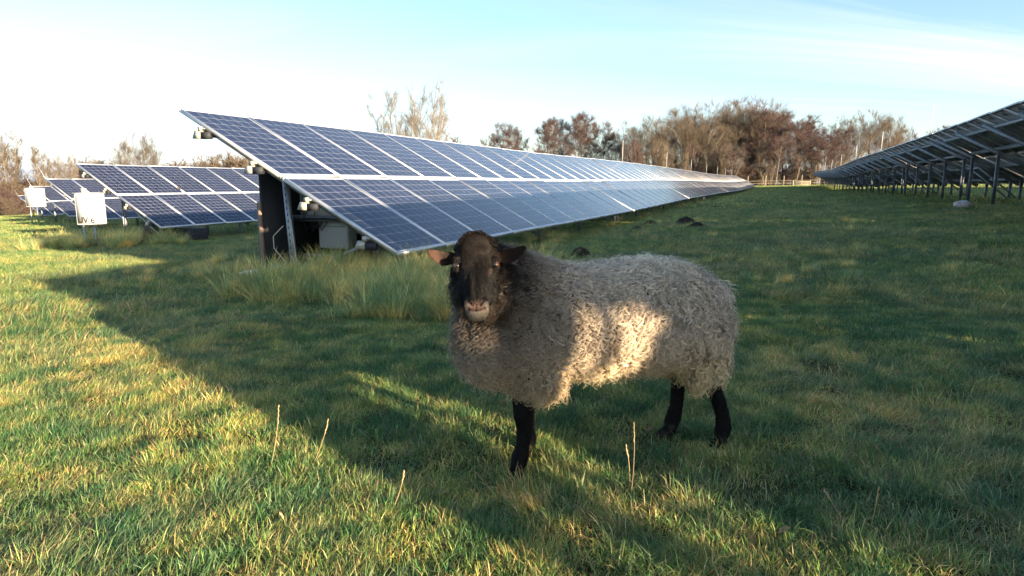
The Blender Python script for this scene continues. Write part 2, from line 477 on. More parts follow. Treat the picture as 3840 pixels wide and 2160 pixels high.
def scatter(name, pts, rots, scl, which, meshes, label):
    """one object: points carrying rot / scl / pick, each patch instanced on its own share of them"""
    me = bpy.data.meshes.new(name)
    me.vertices.add(len(pts)); me.vertices.foreach_set('co', np.asarray(pts, np.float32).ravel())
    for nm, arr in (('rot', rots), ('scl', scl)):
        a = me.attributes.new(nm, 'FLOAT', 'POINT'); a.data.foreach_set('value', np.asarray(arr, np.float32))
    a = me.attributes.new('pick', 'INT', 'POINT'); a.data.foreach_set('value', np.asarray(which, np.int32))
    me.materials.append(GRASS)
    o = link(name, me)
    ng = bpy.data.node_groups.new(name + '_nodes', 'GeometryNodeTree')
    ng.interface.new_socket('Geometry', in_out='INPUT', socket_type='NodeSocketGeometry')
    ng.interface.new_socket('Geometry', in_out='OUTPUT', socket_type='NodeSocketGeometry')
    gi = ng.nodes.new('NodeGroupInput'); go = ng.nodes.new('NodeGroupOutput'); jn = ng.nodes.new('GeometryNodeJoinGeometry')
    def attr(nm, ty):
        n = ng.nodes.new('GeometryNodeInputNamedAttribute'); n.data_type = ty; n.inputs['Name'].default_value = nm; return n.outputs['Attribute']
    ar, asc, ap = attr('rot', 'FLOAT'), attr('scl', 'FLOAT'), attr('pick', 'INT')
    cb = ng.nodes.new('ShaderNodeCombineXYZ'); ng.links.new(ar, cb.inputs[2])
    for i, pm in enumerate(meshes):
        src = bpy.data.objects.new(pm.name, pm)
        oi = ng.nodes.new('GeometryNodeObjectInfo'); oi.inputs['Object'].default_value = src; oi.inputs['As Instance'].default_value = True
        cmp_ = ng.nodes.new('FunctionNodeCompare'); cmp_.data_type = 'INT'; cmp_.operation = 'EQUAL'
        ng.links.new(ap, cmp_.inputs['A'] if cmp_.inputs['A'].type == 'INT' else cmp_.inputs[2])
        [s for s in cmp_.inputs if s.type == 'INT'][1].default_value = i
        ip = ng.nodes.new('GeometryNodeInstanceOnPoints')
        ng.links.new(gi.outputs[0], ip.inputs['Points']); ng.links.new(oi.outputs['Geometry'], ip.inputs['Instance'])
        ng.links.new(cmp_.outputs[0], ip.inputs['Selection'])
        ng.links.new(cb.outputs[0], ip.inputs['Rotation']); ng.links.new(asc, ip.inputs['Scale'])
        ng.links.new(ip.outputs[0], jn.inputs[0])
    ng.links.new(jn.outputs[0], go.inputs[0])
    md = o.modifiers.new('scatter', 'NODES'); md.node_group = ng
    tag(o, label, 'grass', kind='stuff')
    return o
def fan_points(r0, r1, step, half=0.92, jit=0.5, seed=3, cond=None):
    """jittered points in a wedge before the camera, a bit wider than its view"""
    r = np.random.default_rng(seed); m = int(2*r1/step) + 2
    gx, gy = np.meshgrid(np.arange(-m//2, m//2+1)*step, np.arange(0, m//2+2)*step)
    x = gx.ravel() + r.uniform(-jit, jit, gx.size)*step; y = gy.ravel() + r.uniform(-jit, jit, gx.size)*step
    d = np.hypot(x, y)
    k = (d >= r0) & (d < r1) & (np.abs(x) < y*half + 0.9) & (y > 0.4)
    x, y = x[k], y[k]
    if cond is not None:
        c = cond(x, y); x, y = x[c], y[c]
    return x, y

near_p = [grass_patch('short_turf_%d' % i, 0.5, 4200, 0.016, 0.050, 0.0024, 28, straw=0.26, lean=1.15, seed=10+i, flow=(0.25,0.1)) for i in range(6)]
near_p += [grass_patch('matted_turf_%d' % i, 0.5, 3600, 0.025, 0.070, 0.0022, 14, straw=0.58, lean=1.8, seed=30+i, flow=(0.8,0.3)) for i in range(4)]
mid_p = [grass_patch('meadow_turf_%d' % i, 1.2, 7000, 0.03, 0.10, 0.0042, 70, straw=0.28, lean=1.5, seed=50+i, nseg=2) for i in range(4)]
mid_p += [grass_patch('meadow_straw_%d' % i, 1.2, 6000, 0.05, 0.15, 0.0040, 26, straw=0.55, lean=1.9, seed=60+i, nseg=2, flow=(0.8,0.2)) for i in range(3)]
far_p = [grass_patch('far_turf_%d' % i, 3.0, 6000, 0.05, 0.17, 0.016, 60, straw=0.36, lean=1.5, seed=80+i, nseg=2) for i in range(3)]
GS = {}
def do_scatter(name, pats, r0, r1, step, label, seed, sc=(0.8,1.25), heavy=None, weights=None, cond=None):
    x, y = fan_points(r0, r1, step, seed=seed, cond=cond)
    r = np.random.default_rng(seed+1)
    z = ground_xy(x, y) + (0.004 if r0 < 5 else 0.0)
    wh = r.integers(0, len(pats), len(x))
    if heavy is not None:
        v = np.sin(x*1.3+2)*np.cos(y*1.1+x*0.5) + r.normal(size=len(x))*0.5
        lo, hi = heavy
        wh = np.where(v > 0.15, r.integers(lo, hi, len(x)), r.integers(0, lo, len(x)))
    return scatter(name, np.stack([x, y, z], 1), r.uniform(-0.9, 0.9, len(x)) + r.integers(0, 2, len(x))*math.pi*0.3, r.uniform(*sc, len(x)), wh, pats, label)
do_scatter('short_grass', near_p, 0.9, 6.5, 0.26, 'short green pasture grass with dry blades around the sheep', 3, heavy=(6, 10))
do_scatter('meadow_grass', mid_p, 5.8, 26, 0.62, 'longer meadow grass between the rows of solar tables', 5, heavy=(4, 7))
do_scatter('distant_grass', far_p, 24, 140, 1.9, 'far meadow grass out to the fence', 9, cond=lambda x, y: (x > -80))

def tall_patch(seed):
    return grass_patch('tall_tussock_%d' % seed, 0.5, 760, 0.30, 0.66, 0.0066, 4, straw=0.62, lean=0.85, seed=seed, flow=(0.35,-0.1), nseg=5,
                       greens=[(0.40,0.45,0.18),(0.54,0.54,0.25),(0.28,0.38,0.16),(0.62,0.57,0.32)], bright=1.5)
tall = [tall_patch(200+i) for i in range(4)]
r = np.random.default_rng(77)
tp = []
for k in range(105):                                     # tussocks before the near end of the front row
    w_ = r.uniform(1.9, 5.0); s_ = r.uniform(4.0 + 0.35*abs(w_-3), 5.7)
    tp.append((s_, w_, r.uniform(0.50, 0.80)*(1 if s_ > 4.4 else 0.75)))
for k in range(46):                                     # ragged strip below the low edge of the front row
    tp.append((r.uniform(5.5, 40), r.uniform(3.1, 5.4), r.uniform(0.25, 0.5)))
for k in range(34):                                     # below the second row, near its box
    tp.append((r.uniform(9.2, 11.2), r.uniform(13.2, 17.2), r.uniform(0.55, 1.0)))
for k in range(30):
    tp.append((r.uniform(5.0, 8.0), r.uniform(5.8, 8.5), r.uniform(0.25, 0.45)))
for k in range(420):                                    # ragged small tussocks all over the pasture
    s_ = 5.0 + 42*r.random()**1.6; w_ = r.uniform(-5.6, 3.2) if k % 3 else r.uniform(5, 22)
    if s_ < 6.5 and w_ < 3: s_ += 2.5
    tp.append((s_, w_, r.uniform(0.10, 0.26)))
pts = []
for s_, w_, _ in tp:
    p = s_*D2 + w_*H2; pts.append((p[0], p[1], gnd(p[0], p[1]) - 0.01))
scatter('tall_grass', pts, r.uniform(-0.6, 0.6, len(tp)), [t[2] for t in tp], r.integers(0, 4, len(tp)), tall, 'tall tussocks of green and straw grass before the near table end and over the pasture')

# fallen leaves and bits of straw caught in the turf
LEAF = mat('dead_leaf', (0.15,0.07,0.035), 0.7, 0.0, ((0.28,0.17,0.08), 3.0))
lr = np.random.default_rng(404); LV = []; LF = []
lx_, ly_ = fan_points(1.0, 12, 0.42, seed=404)
for x, y in zip(lx_, ly_):
    if lr.random() < 0.62: continue
    a = lr.uniform(0, 6.28); L_ = lr.uniform(0.010, 0.024); W_ = L_*lr.uniform(0.35, 0.6); z = gnd(x, y) + lr.uniform(0.018, 0.04)
    u_ = np.array([math.cos(a), math.sin(a), lr.uniform(-0.4, 0.4)]); v_ = np.array([-math.sin(a), math.cos(a), lr.uniform(-0.5, 0.5)])
    c = np.array([x, y, z]); b0 = len(LV)
    for t_, w__, up_ in ((-1,0,0),(-0.4,0.8,0.15),(0.3,1,0.2),(1,0,0.05),(0.3,-1,0.25),(-0.4,-0.8,0.1)):
        LV.append(c + u_*t_*L_ + v_*w__*W_ + np.array([0,0,up_*L_]))
    LF.append([b0, b0+1, b0+4, b0+5]); LF.append([b0+1, b0+2, b0+3, b0+4])
o = link('fallen_leaves', mesh_from('fallen_leaves', np.array(LV), np.array(LF), [LEAF])); tag(o, 'small brown fallen leaves caught in the pasture turf', 'leaves', kind='stuff')

# flat rosettes of broad-leaved weeds between the blades
WEED = mat('weed_leaf', (0.045,0.10,0.022), 0.7, 0.0, ((0.085,0.15,0.04), 6.0), spec=0.15)
LV = []; LF = []
wx, wy = fan_points(1.1, 10, 0.50, seed=505)
for x, y in zip(wx, wy):
    if lr.random() < 0.65: continue
    n_ = lr.integers(4, 9); a0 = lr.uniform(0, 6.28); z = gnd(x, y) + 0.008
    for k in range(n_):
        a = a0 + 6.28*k/n_ + lr.uniform(-0.3, 0.3); L_ = lr.uniform(0.012, 0.030); W_ = L_*lr.uniform(0.22, 0.4); b0 = len(LV)
        u_ = np.array([math.cos(a), math.sin(a), 0]); v_ = np.array([-math.sin(a), math.cos(a), 0]); c = np.array([x, y, z]); lift_ = lr.uniform(0.1, 0.7)
        for t_, w__ in ((0,-0.15),(0.35,-0.8),(0.75,-0.9),(1.0,0),(0.75,0.9),(0.35,0.8),(0,0.15)):
            LV.append(c + u_*t_*L_ + v_*w__*W_ + np.array([0,0,L_*lift_*(t_ - 0.5*t_*t_) + abs(w__)*W_*0.35]))
        LF.append([b0, b0+1, b0+5, b0+6]); LF.append([b0+1, b0+2, b0+4, b0+5]); LF.append([b0+2, b0+3, b0+4, b0+4])
LF3 = np.array([f[:3] for f in LF if f[2] == f[3]]); LF4 = np.array([f for f in LF if f[2] != f[3]])
o = link('ground_weeds', mesh_from('ground_weeds', np.array(LV), [LF4, LF3], [WEED])); tag(o, 'low broad-leaved weeds growing flat between the grass blades', 'weeds', kind='stuff')

# ------------------------------------------------------------------ solar tables
MW, ML, GAP = 1.0, 1.65, 0.02
PITCHM = 1.012
def module_meshes():
    # module local frame: x along the row, y up the slope, z out of the glass
    fr = 0.022; t = 0.04
    V = [(fr,fr,0),(MW-fr,fr,0),(MW-fr,ML-fr,0),(fr,ML-fr,0)]
    me = mesh_from('solar_module', V, np.array([[0,1,2,3]]), [GLASS])
    uvl = me.uv_layers.new(name='UVMap')
    mgx, mgy = 0.012, 0.016
    u0, u1 = -mgx, 1+mgx; v0, v1 = -mgy, 1+mgy
    for l, uv in zip(uvl.data, ((u0,v0),(u1,v0),(u1,v1),(u0,v1))): l.uv = uv
    f = MB()
    f.box((0,0,-t),(MW,fr,0.004)); f.box((0,ML-fr,-t),(MW,ML,0.004))
    f.box((0,fr,-t),(fr,ML-fr,0.004)); f.box((MW-fr,fr,-t),(MW,ML-fr,0.004))
    fm = f.mesh('module_frame', ALU)
    bs = MB(); bs.box((fr,fr,-0.008),(MW-fr,ML-fr,-0.004)); bs.box((MW/2-0.06,ML-0.22,-0.034),(MW/2+0.06,ML-0.10,-0.008))
    bm_ = bs.mesh('backsheet', BACKSHEET)
    return me, fm, bm_
MOD, FRM, BCK = module_meshes()
CT, ST = math.cos(TILT), math.sin(TILT)
PURL = (0.42, 1.25, 2.08, 2.92)
def table(name, s0, s1, w_low, z0, z1, nmod, label, group, detail=2, rod=True, post_step=2.3, open_end=False):
    """a row table from (s0, z0) to (s1, z1): nmod modules long and two high"""
    root = empty(name, sw(s0, w_low, z0))
    e1 = (sw(s1, w_low, z1) - sw(s0, w_low, z0)); Ltot = e1.length; e1.normalize()
    hh = Vector((H2[0], H2[1], 0)); up = Vector((0,0,1))
    e2 = (hh*CT + up*ST); e2 = (e2 - e1*e2.dot(e1)).normalized(); e3 = e1.cross(e2).normalized()
    if e3.z < 0: e3 = -e3
    R = Matrix((e1, e2, e3)).transposed().to_4x4()
    def P(a, v, n=0.0): return e1*a + e2*v + e3*n
    pit = (Ltot - 0.05) / nmod
    for j in range(2):
        for i in range(nmod):
            m = link('solar_module', MOD, root); m.matrix_local = Matrix.Translation(P(i*pit, j*(ML+GAP), random.uniform(-0.002, 0.002))) @ R @ Matrix.Rotation(random.uniform(-0.005, 0.005), 4, 'X') @ Matrix.Rotation(random.uniform(-0.004, 0.004), 4, 'Y')
            m.scale = ((pit-0.014)/MW, 1, 1)
            f = link('module_frame', FRM, m)
            if detail >= 2: b = link('backsheet', BCK, m)
    # purlins along the row, rafters up the slope, posts and braces
    for v in PURL:
        q = MB(); q.channel(P(-0.03, v, -0.095), P(Ltot-0.12, v, -0.095), 0.05, 0.10, e3)
        q.build('purlin', GALV, root)
    npost = max(2, int(round(Ltot/post_step)))
    for i in range(npost):
        a = 0.45 + (Ltot-0.9)*i/(npost-1)
        rf = MB(); rf.channel(P(a, 0.15, -0.205), P(a, 3.2, -0.205), 0.05, 0.11, e3)
        ro = rf.build('rafter', GALV, root)
        feet = []
        for v, nm in ((1.98, 'tall_post'), (0.50, 'short_post')):
            if open_end and i == 0 and nm == 'tall_post':
                feet.append((P(a, v, -1.2), P(a, v, -0.26))); continue
            top = P(a, v, -0.26)
            wpos = root.location + top
            gzv = gnd(wpos.x, wpos.y) - 0.05
            bot = Vector((top.x, top.y, gzv - root.location.z))
            q = MB(); q.channel(bot + Vector((0.0,0,0)), top + Vector((0,0,0.05)), 0.045, 0.08, hh)
            po = q.build('post', GALV, root); feet.append((bot, top))
        q = MB(); q.beam(feet[1][0] + Vector((0,0,0.16)) + e1*0.06, feet[1][1]*0.15 + feet[0][1]*0.85 + e1*0.06 - Vector((0,0,0.15)), 0.035, 0.05)
        if i % 2 == 0 and not (open_end and i == 0): q.build('brace', GALV, root)
    if rod:
        q = MB(); q.tube([P(0.03, 3.34, -0.03), P(0.03, 3.34, 0) + (hh*0.42 + up*0.50 if rod == 'lean' else Vector((0,0,0.9)))], [0.011, 0.006] if rod != 'lean' else [0.006, 0.003], 6)
        q.build('lightning_rod', ROD, root)
    tag(root, label, 'solar table', group)
    return root, P, e1, e2, e3, Ltot

ORD = ['nearest', 'second', 'third', 'fourth', 'fifth', 'sixth', 'seventh', 'eighth', 'ninth', 'tenth', 'eleventh', 'twelfth']
# front row (left of the picture)
W1 = 3.539
js = [5.41,16.69,27.85,39.63,51.2,62.4,73.6,84.8,96.0,107.2]
jz = [0.86,0.87,0.97,1.00,1.00,1.00,1.03,1.12,1.22,1.30]
ROW1 = []
for i in range(len(js)-1):
    lab = 'blue glass solar table of the long left row, %s from its near end' % ORD[i] if i else 'nearest table of the long left row, its end open above the equipment'
    ROW1.append(table('solar_table', js[i], js[i+1]-0.02, W1, jz[i]-3.34*ST, jz[i+1]-3.34*ST, 11, lab, 'solar tables of the left row', 2 if i < 2 else 1, rod=(True if i > 0 else 'lean'), open_end=i == 0))
# right row seen from behind
W0 = -4.4 - 3.34*CT
js0 = [-0.27,2.13,13.3,24.47,35.5,46.7,57.7,67.7,77.7,88.1,97.3,106.0]
jz0 = [1.54,1.60,1.73,1.66,1.64,1.64,1.51,1.43,1.51,1.68,1.73,1.79]
for i in range(len(js0)-1):
    n = 2 if i == 0 else 11
    lab = 'solar table seen from behind in the right row, %s from the camera' % ORD[i]
    table('solar_table', js0[i]+0.02, js0[i+1]-(0.06 if i else -0.03), W0, jz0[i]-3.34*ST, jz0[i+1]-3.34*ST, n, lab, 'solar tables of the right row', 2, open_end=i == 0)
# rows further left
z2 = 0.47 - 3.34*ST
ROW2 = table('solar_table', 10.83, 22.0, 13.92, z2, z2+0.03, 11, 'solar table of the second row, beside the white box marked UV 6', 'solar tables of the farther left rows', 2, rod=False)
table('solar_table', 22.05, 33.2, 13.92, z2+0.03, z2+0.07, 11, 'table behind the first one of the second row, mostly hidden by the front row', 'solar tables of the farther left rows', 1)
for k, (hz, lab) in enumerate(((0.12, 'solar table of the third row, cut off by the white box marked UV 6'), (-0.25, 'solar table of the fourth row, behind the smaller white box'),
                   (-0.60, 'small far solar table of the fifth row'), (-1.16, 'farthest and lowest solar table at the left'))):
    n = k + 3; sn = 5.41 + 5.42*(n-1); wn_ = 3.54 + 10.38*(n-1)
    zl = hz - 3.34*ST
    table('solar_table', sn, sn+11.15, wn_, zl, zl+0.05, 11, lab, 'solar tables of the farther left rows', 1, rod=('lean' if k in (0, 1, 3) else False))
# next row on the sun's side, seen only as a sliver below the right row
for i in range(7):
    a = -5.7 + i*11.2
    table('solar_table', a, a+11.15, W0-10.38, 0.36, 0.40, 11, 'solar table of the row beyond the right one, %s along' % ORD[i], 'solar tables beyond the right row', 1, rod=False)

# ------------------------------------------------------------------ fittings at the open end of the front row
def bracket_meshes():
    # end of a purlin: folded sheet cap leaning out up the slope, dark open channel beside it; x down the slope, y along the row
    q = MB()
    q.hexa([(-0.125,-0.004,-0.130),(0.0,-0.004,-0.130),(0.0,0.05,-0.130),(-0.125,0.05,-0.130),(-0.085,-0.004,-0.045),(0.0,-0.004,-0.045),(0.0,0.05,-0.045),(-0.085,0.05,-0.045)])
    q.box((-0.02,-0.012,-0.045),(0.025,0.02,0.004))
    a = q.mesh('end_bracket', BRACKET)
    z = MB(); z.box((0.002,0.0,-0.138),(0.125,0.06,-0.060))
    return a, z.mesh('open_channel', BLACKB)
BRK, SLT = bracket_meshes()
def brackets(tb):
    root, P, e1, e2, e3, L = tb
    R = Matrix((e1, e2, e3)).transposed().to_4x4()
    for v in PURL:
        b = link('end_bracket', BRK, root)
        # face towards the row's end: local x up the slope-free, so turn it to look along -e1
        hh = Vector((H2[0], H2[1], 0)); ee = Vector((D2[0], D2[1], 0))
        Rb = Matrix((-hh*1.0, ee, Vector((0,0,1)))).transposed().to_4x4()
        Rb = Matrix((hh, -ee*-1.0, Vector((0,0,1)))).transposed().to_4x4() if False else Rb
        b.matrix_local = Matrix.Translation(P(-0.035, v, -0.045)) @ Rb
        link('open_channel', SLT, b)
brackets(ROW1[0]); brackets(ROW2)

# ------------------------------------------------------------------ equipment under the near end of the front row
def box_bev(name, a, b, m, parent, bev=0.012, seg=2):
    import bmesh
    q = MB(); q.box(a, b); me = q.mesh(name, m)
    bm = bmesh.new(); bm.from_mesh(me)
    bmesh.ops.bevel(bm, geom=list(bm.edges), offset=bev, segments=seg, profile=0.6, affect='EDGES')
    bm.to_mesh(me); bm.free()
    o = link(name, me, parent); return o
def frame_at(name, s, w, z):
    """an Empty whose x runs along the row (away), y to the left across it"""
    e = empty(name, sw(s, w, z)); e.rotation_euler = (0, 0, math.atan2(D2[1], D2[0]))
    return e
# local axes: x = along the row (s), y = +w direction
def shelter(ds, dw, dz, first):
    """switchgear shelter of a row's open end, laid out from the front row's near end and moved by (ds, dw, dz)"""
    zb = -1.22 + dz
    sh = frame_at('equipment_shelter', 5.85+ds, 5.75+dw, zb)
    tag(sh, 'black board shelter holding switchgear below the open end of the front table' if first else 'unseen black board shelter added at the right row end to block sun', 'shelter')
    q = MB(); q.box((0.0, 0.0, -0.1 if first else -1.0), (1.10, 0.03, 1.36)); q.build('side_board', BLACKB, sh)
    q = MB(); q.box((1.00, -0.85, 0.24), (1.03, -0.001, 1.02)); q.build('back_board', BLACKB, sh)
    q = MB(); q.box((-0.04, -0.01, -0.1 if first else -1.0), (-0.001, 0.045, 0.98)); q.build('board_edge', PLY, sh)
    for zr, y0, y1 in ((0.28, -0.55, -0.15), (0.77, -0.85, -0.02)):
        q = MB(); q.channel(Vector((0.50,y0,zr)), Vector((0.50,y1,zr)), 0.05, 0.075); ro = q.build('cross_rail', GALV, sh)
        q = MB()
        for k in range(int((y1-y0)/0.055)): q.box((0.492,y0+0.02+k*0.055,zr-0.009),(0.4975,y0+0.045+k*0.055,zr+0.009))
        q.build('slots', SLOT, ro)
    for y_ in (-0.16, -0.20):
        q = MB(); q.beam((0.50,y_,0.76),(0.50,y_,1.20),0.018,0.02); q.build('upright', GALV, sh)
    return sh
sh = shelter(0, 0, 0, True)
shelter(-5.96, -10.9, 0.92, False)  # added copy out of view, raised to bound the sun patch on the sheep
gE = -1.22
inv = frame_at('inverter', 6.42, 5.62, -0.44)
tag(inv, 'cream inverter box with two panels above the rail inside the black shelter', 'inverter')
box_bev('housing', (0.0,-0.50,0.0), (0.20,0.0,0.40), WHITE, inv, 0.012)
q = MB(); q.box((-0.006,-0.17,0.02),(-0.001,-0.015,0.38)); q.box((-0.006,-0.48,0.02),(-0.001,-0.185,0.38)); q.build('front_panel', WHITE, inv)
q = MB(); q.box((-0.004,-0.183,0.01),(-0.0008,-0.172,0.39)); q.box((-0.0045,-0.49,0.005),(-0.0008,-0.01,0.014)); q.build('panel_joint', SLOT, inv)
cb = frame_at('junction_box', 6.42, 5.40, -0.83)
tag(cb, 'grey junction box with rounded corners hanging below the inverter', 'junction box')
box_bev('housing', (0.0,-0.46,0.0), (0.20,0.0,0.34), GREYBOX, cb, 0.03, 3)
q = MB(); q.box((-0.012,-0.43,0.28),(-0.001,-0.03,0.32)); q.build('lid', GREYBOX, cb)
q = MB()
for k in range(7):
    a0 = random.uniform(-0.55, -0.05); a1 = a0 - random.uniform(0.05, 0.2)
    q.tube([sw(6.38, 5.75+a0, -0.46) , sw(6.34, 5.75+(a0+a1)/2, -0.46-random.uniform(0.08,0.16)), sw(6.38, 5.75+a1, -0.46)], 0.006, 6)
q.tube([sw(6.32, 5.70, -0.47), sw(6.30, 5.2, -0.44), sw(6.32, 4.9, -0.46)], 0.012, 6)
cab = q.build('cable_bundle', CABLE); tag(cab, 'black cables looped below the inverter rail', 'cables')
q = MB(); q.tube([sw(5.70,5.30,-0.50), sw(5.66,5.42,-0.62), sw(5.66,5.42,-0.76), sw(5.70,5.30,-0.92), sw(5.72,5.18,-1.12)], 0.006, 6)
o = q.build('loose_cable', LINEM); tag(o, 'thin pale cable dangling in a bend down the tall end post', 'cable')
q = MB(); q.tube([sw(5.74,5.22,-0.42), sw(5.74,5.14,-1.15)], 0.007, 6)
o = q.build('conduit', LINEM); tag(o, 'straight pale conduit beside the dangling cable', 'conduit')
# slotted post pair and long brace nearest the camera belong to the first table
root, P, e1, e2, e3, L = ROW1[0]
def local(v): return Vector(v) - root.location
q = MB(); b0 = sw(5.78, 5.22, gE-0.1); t0 = sw(5.78, 5.30, 0.02)
q.beam(b0, t0, 0.065, 0.05, Vector((D2[0], D2[1], 0)))
o = q.build('end_post', GALV, root); o.matrix_local = Matrix.Translation(-root.location)
z_ = MB()
for k in range(16):
    p = b0.lerp(t0, 0.08 + k*0.057)
    n_ = -Vector((D2[0], D2[1], 0)); h_ = Vector((H2[0], H2[1], 0))
    c = p + n_*0.0265
    z_.beam(c - Vector((0,0,0.018)), c + Vector((0,0,0.018)), 0.010, 0.004, n_)
z_.build('slots', SLOT, o)
q = MB(); b1 = sw(5.45, 4.45, gE+0.02); t1 = sw(5.45, 3.98, gE+0.55)
q.beam(sw(5.66, 4.90, -0.98), sw(5.66, 4.02, -0.63), 0.035, 0.042)
o = q.build('end_brace', GALV, root); o.matrix_local = Matrix.Translation(-root.location)
# broken sheet of ice-like plastic and coloured scraps at the shelter's foot
q = MB()
q.hexa([sw(5.60,5.45,gE+0.20), sw(5.50,5.47,gE+0.17), sw(5.42,5.75,gE+0.16), sw(5.52,5.74,gE+0.19), sw(5.60,5.45,gE+0.21), sw(5.50,5.47,gE+0.18), sw(5.42,5.75,gE+0.17), sw(5.52,5.74,gE+0.20)])
o = q.build('metal_sheet', mat('bright_sheet', (0.75,0.78,0.80), 0.2, 0.8)); tag(o, 'small bright metal sheet lying in the tussocks beside the black shelter', 'metal sheet')
for nm, cc_, ds, dw, lb in (('cable_plug', (0.45,0.06,0.03), 0.0, 0.0, 'red plug lying at the foot of the black shelter'), ('cable_plug', (0.03,0.16,0.42), -0.05, 0.10, 'blue plug lying beside the red one at the shelter foot')):
    q = MB(); c = sw(5.70+ds, 5.32+dw, gE+0.24); q.tube([c, c+Vector((0.05,0.0,0.012)), c+Vector((0.09,0.01,0.0))], [0.022,0.026,0.018], 10)
    q.tube([c+Vector((0.09,0.01,0)), c+Vector((0.14,0.03,-0.05)), c+Vector((0.16,0.06,-0.2))], 0.007, 6)
    o = q.build(nm, mat('plug_%.2f' % cc_[0], cc_, 0.4)); tag(o, lb, 'plug', 'plugs at the shelter foot')

# equipment below the second row's end
g2 = float(gz(11.4, 15.0))
e = frame_at('cabinet', 11.4, 15.35, g2); tag(e, 'dark cabinet in the shade below the end of the second row', 'cabinet')
box_bev('housing', (0.0,-0.70,0.1), (0.5,0.0,0.55), BLACKB, e, 0.01); q = MB(); q.box((-0.012,-0.68,0.13),(-0.001,-0.02,0.52)); q.build('door', BLACKB, e)
e = frame_at('cabinet', 11.4, 14.35, g2); tag(e, 'low dark cabinet under the low edge of the second row', 'cabinet')
box_bev('housing', (0.2,-0.65,0.08), (0.6,0.0,0.42), BLACKB, e, 0.01); q = MB(); q.box((0.188,-0.62,0.1),(0.199,-0.03,0.40)); q.build('door', BLACKB, e)

# white boxes on legs at the row ends; those of the right row are added
def white_box(s, w, zb, W_, H_, Dp, label, text=None, leg_to=None, turn=0.0):
    e = frame_at('white_box', s, w, zb); e.rotation_euler.z += turn; tag(e, label, 'electrical box', 'white boxes on legs at the row ends')
    hs = box_bev('housing', (0,-W_,0), (Dp,0,H_), WHITE, e, 0.02, 3)
    q = MB(); q.box((-0.010,-W_+0.03,0.03),(-0.0005,-0.03,H_-0.03)); d = q.build('door', WHITE, e)
    q = MB(); q.box((-0.022,-W_+0.05,H_*0.45),(-0.011,-W_+0.065,H_*0.58)); q.build('handle', GREYBOX, d)
    q = MB(); q.box((-0.03,-W_-0.03,H_+0.001),(Dp+0.02,0.03,H_+0.03)); q.build('rain_cap', WHITE, e)
    for (x_, y_) in ((0.06,-W_*0.85), (0.06,-W_*0.30)):
        q = MB(); q.channel(Vector((x_,y_,leg_to)), Vector((x_,y_,-0.001)), 0.04, 0.05, Vector((1,0,0))); q.build('leg', GALV, e)
    q = MB(); q.box((Dp*0.3,-W_*0.3-0.05,H_+0.031),(Dp*0.3+0.08,-W_*0.3+0.05,H_+0.14)); q.build('lamp_socket', GREYBOX, e)
    if text:
        tcv = bpy.data.curves.new('lettering', 'FONT'); tcv.body = text; tcv.size = 0.20; tcv.offset = 0.004; tcv.extrude = 0.002; tcv.materials.append(INK)
        tcv.align_x = 'CENTER'; tcv.space_character = 1.0
        t0_ = bpy.data.objects.new('tmp_text', tcv); COL.objects.link(t0_)
        tme = bpy.data.meshes.new_from_object(t0_.evaluated_get(bpy.context.evaluated_depsgraph_get())); bpy.data.objects.remove(t0_)
        to = link('lettering', tme, e)
        # stands on the door, reading left to right for someone at the near end
        Rt = Matrix(((0,0,-1),(-1,0,0),(0,1,0))).to_4x4()
        to.matrix_local = Matrix.Translation((-0.0135, -W_*0.50, 0.05)) @ Rt
        q = MB()
        for k, (a_, b_) in enumerate(((0.24,0.26),(0.30,0.308))): q.box((-0.0115,-W_*0.85,a_),(-0.0105,-W_*0.5,b_))
        q.build('small_print', GREYBOX, e)
WB_S, WB_W = 9.95, 15.68
white_box(WB_S, WB_W, -1.04, 0.47, 0.74, 0.42, 'large white metal box with black lettering UV 6 beside the second row', 'UV 6', float(gz(WB_S, WB_W)) + 1.04 - 0.1, 0.42)
white_box(-0.69, -5.30, 0.28, 0.25, 0.86, 0.16, 'unseen narrow white box added at the near end of the right row to block sun', None, float(gz(-0.8, -5.4)) - 0.28 - 0.1)  # invented box out of view; its shadow bounds the flank's sun patch
white_box(-0.89, -5.28, 0.25, 0.20, 0.52, 0.15, 'unseen small low white box added beside the narrow one to block sun', None, float(gz(-1.0, -5.4)) - 0.25 - 0.1)  # added out of view to shade the sheep's chest below the lit face
white_box(20.6, 36.4, -1.32, 0.62, 0.95, 0.62, 'smaller far white metal box before the fourth row', None, float(gz(20.6, 36.4)) + 1.32 - 0.1, 0.42)

white_box(-0.78, -5.62, 1.02, 0.72, 0.55, 0.24, 'unseen shallow white box added high on legs at the right row end to block sun', None, float(gz(-0.6, -5.9)) - 1.02 - 0.1)  # added out of view; cuts off the top of the flank's sun patch

# ------------------------------------------------------------------ white sack under the right row
sk = MB(); c = np.array([0, 0, 0.13])
sk.ell((0,0,0.12), (0.20,0.15,0.125), None, 36, 24)
me = sk.mesh('sack', mat('sack_plastic', (0.62,0.60,0.58), 0.5, 0.0, ((0.42,0.20,0.15), 5.5)), True)
for v in me.vertices:
    a = math.atan2(v.co.y, v.co.x)
    f = 1 + 0.10*math.sin(3*a+v.co.z*30) + 0.05*math.sin(9*a + v.co.z*50) + 0.03*math.sin(17*a)
    v.co.x *= f; v.co.y *= f; v.co.z = max(0.0, v.co.z)
def at_px(px, depth):
    u = (px-1920)/F_PX
    return u*depth*0.99, depth
def s_on(w, px):
    u = (px-1920)/F_PX/0.99
    # point s*D2+w*H2 with x/y = u
    return (w*H2[0] - u*w*H2[1])/(u*D2[1] - D2[0])
so = link('sack', me); xx = s_on(-4.45, 3583)*D2 + -4.45*H2
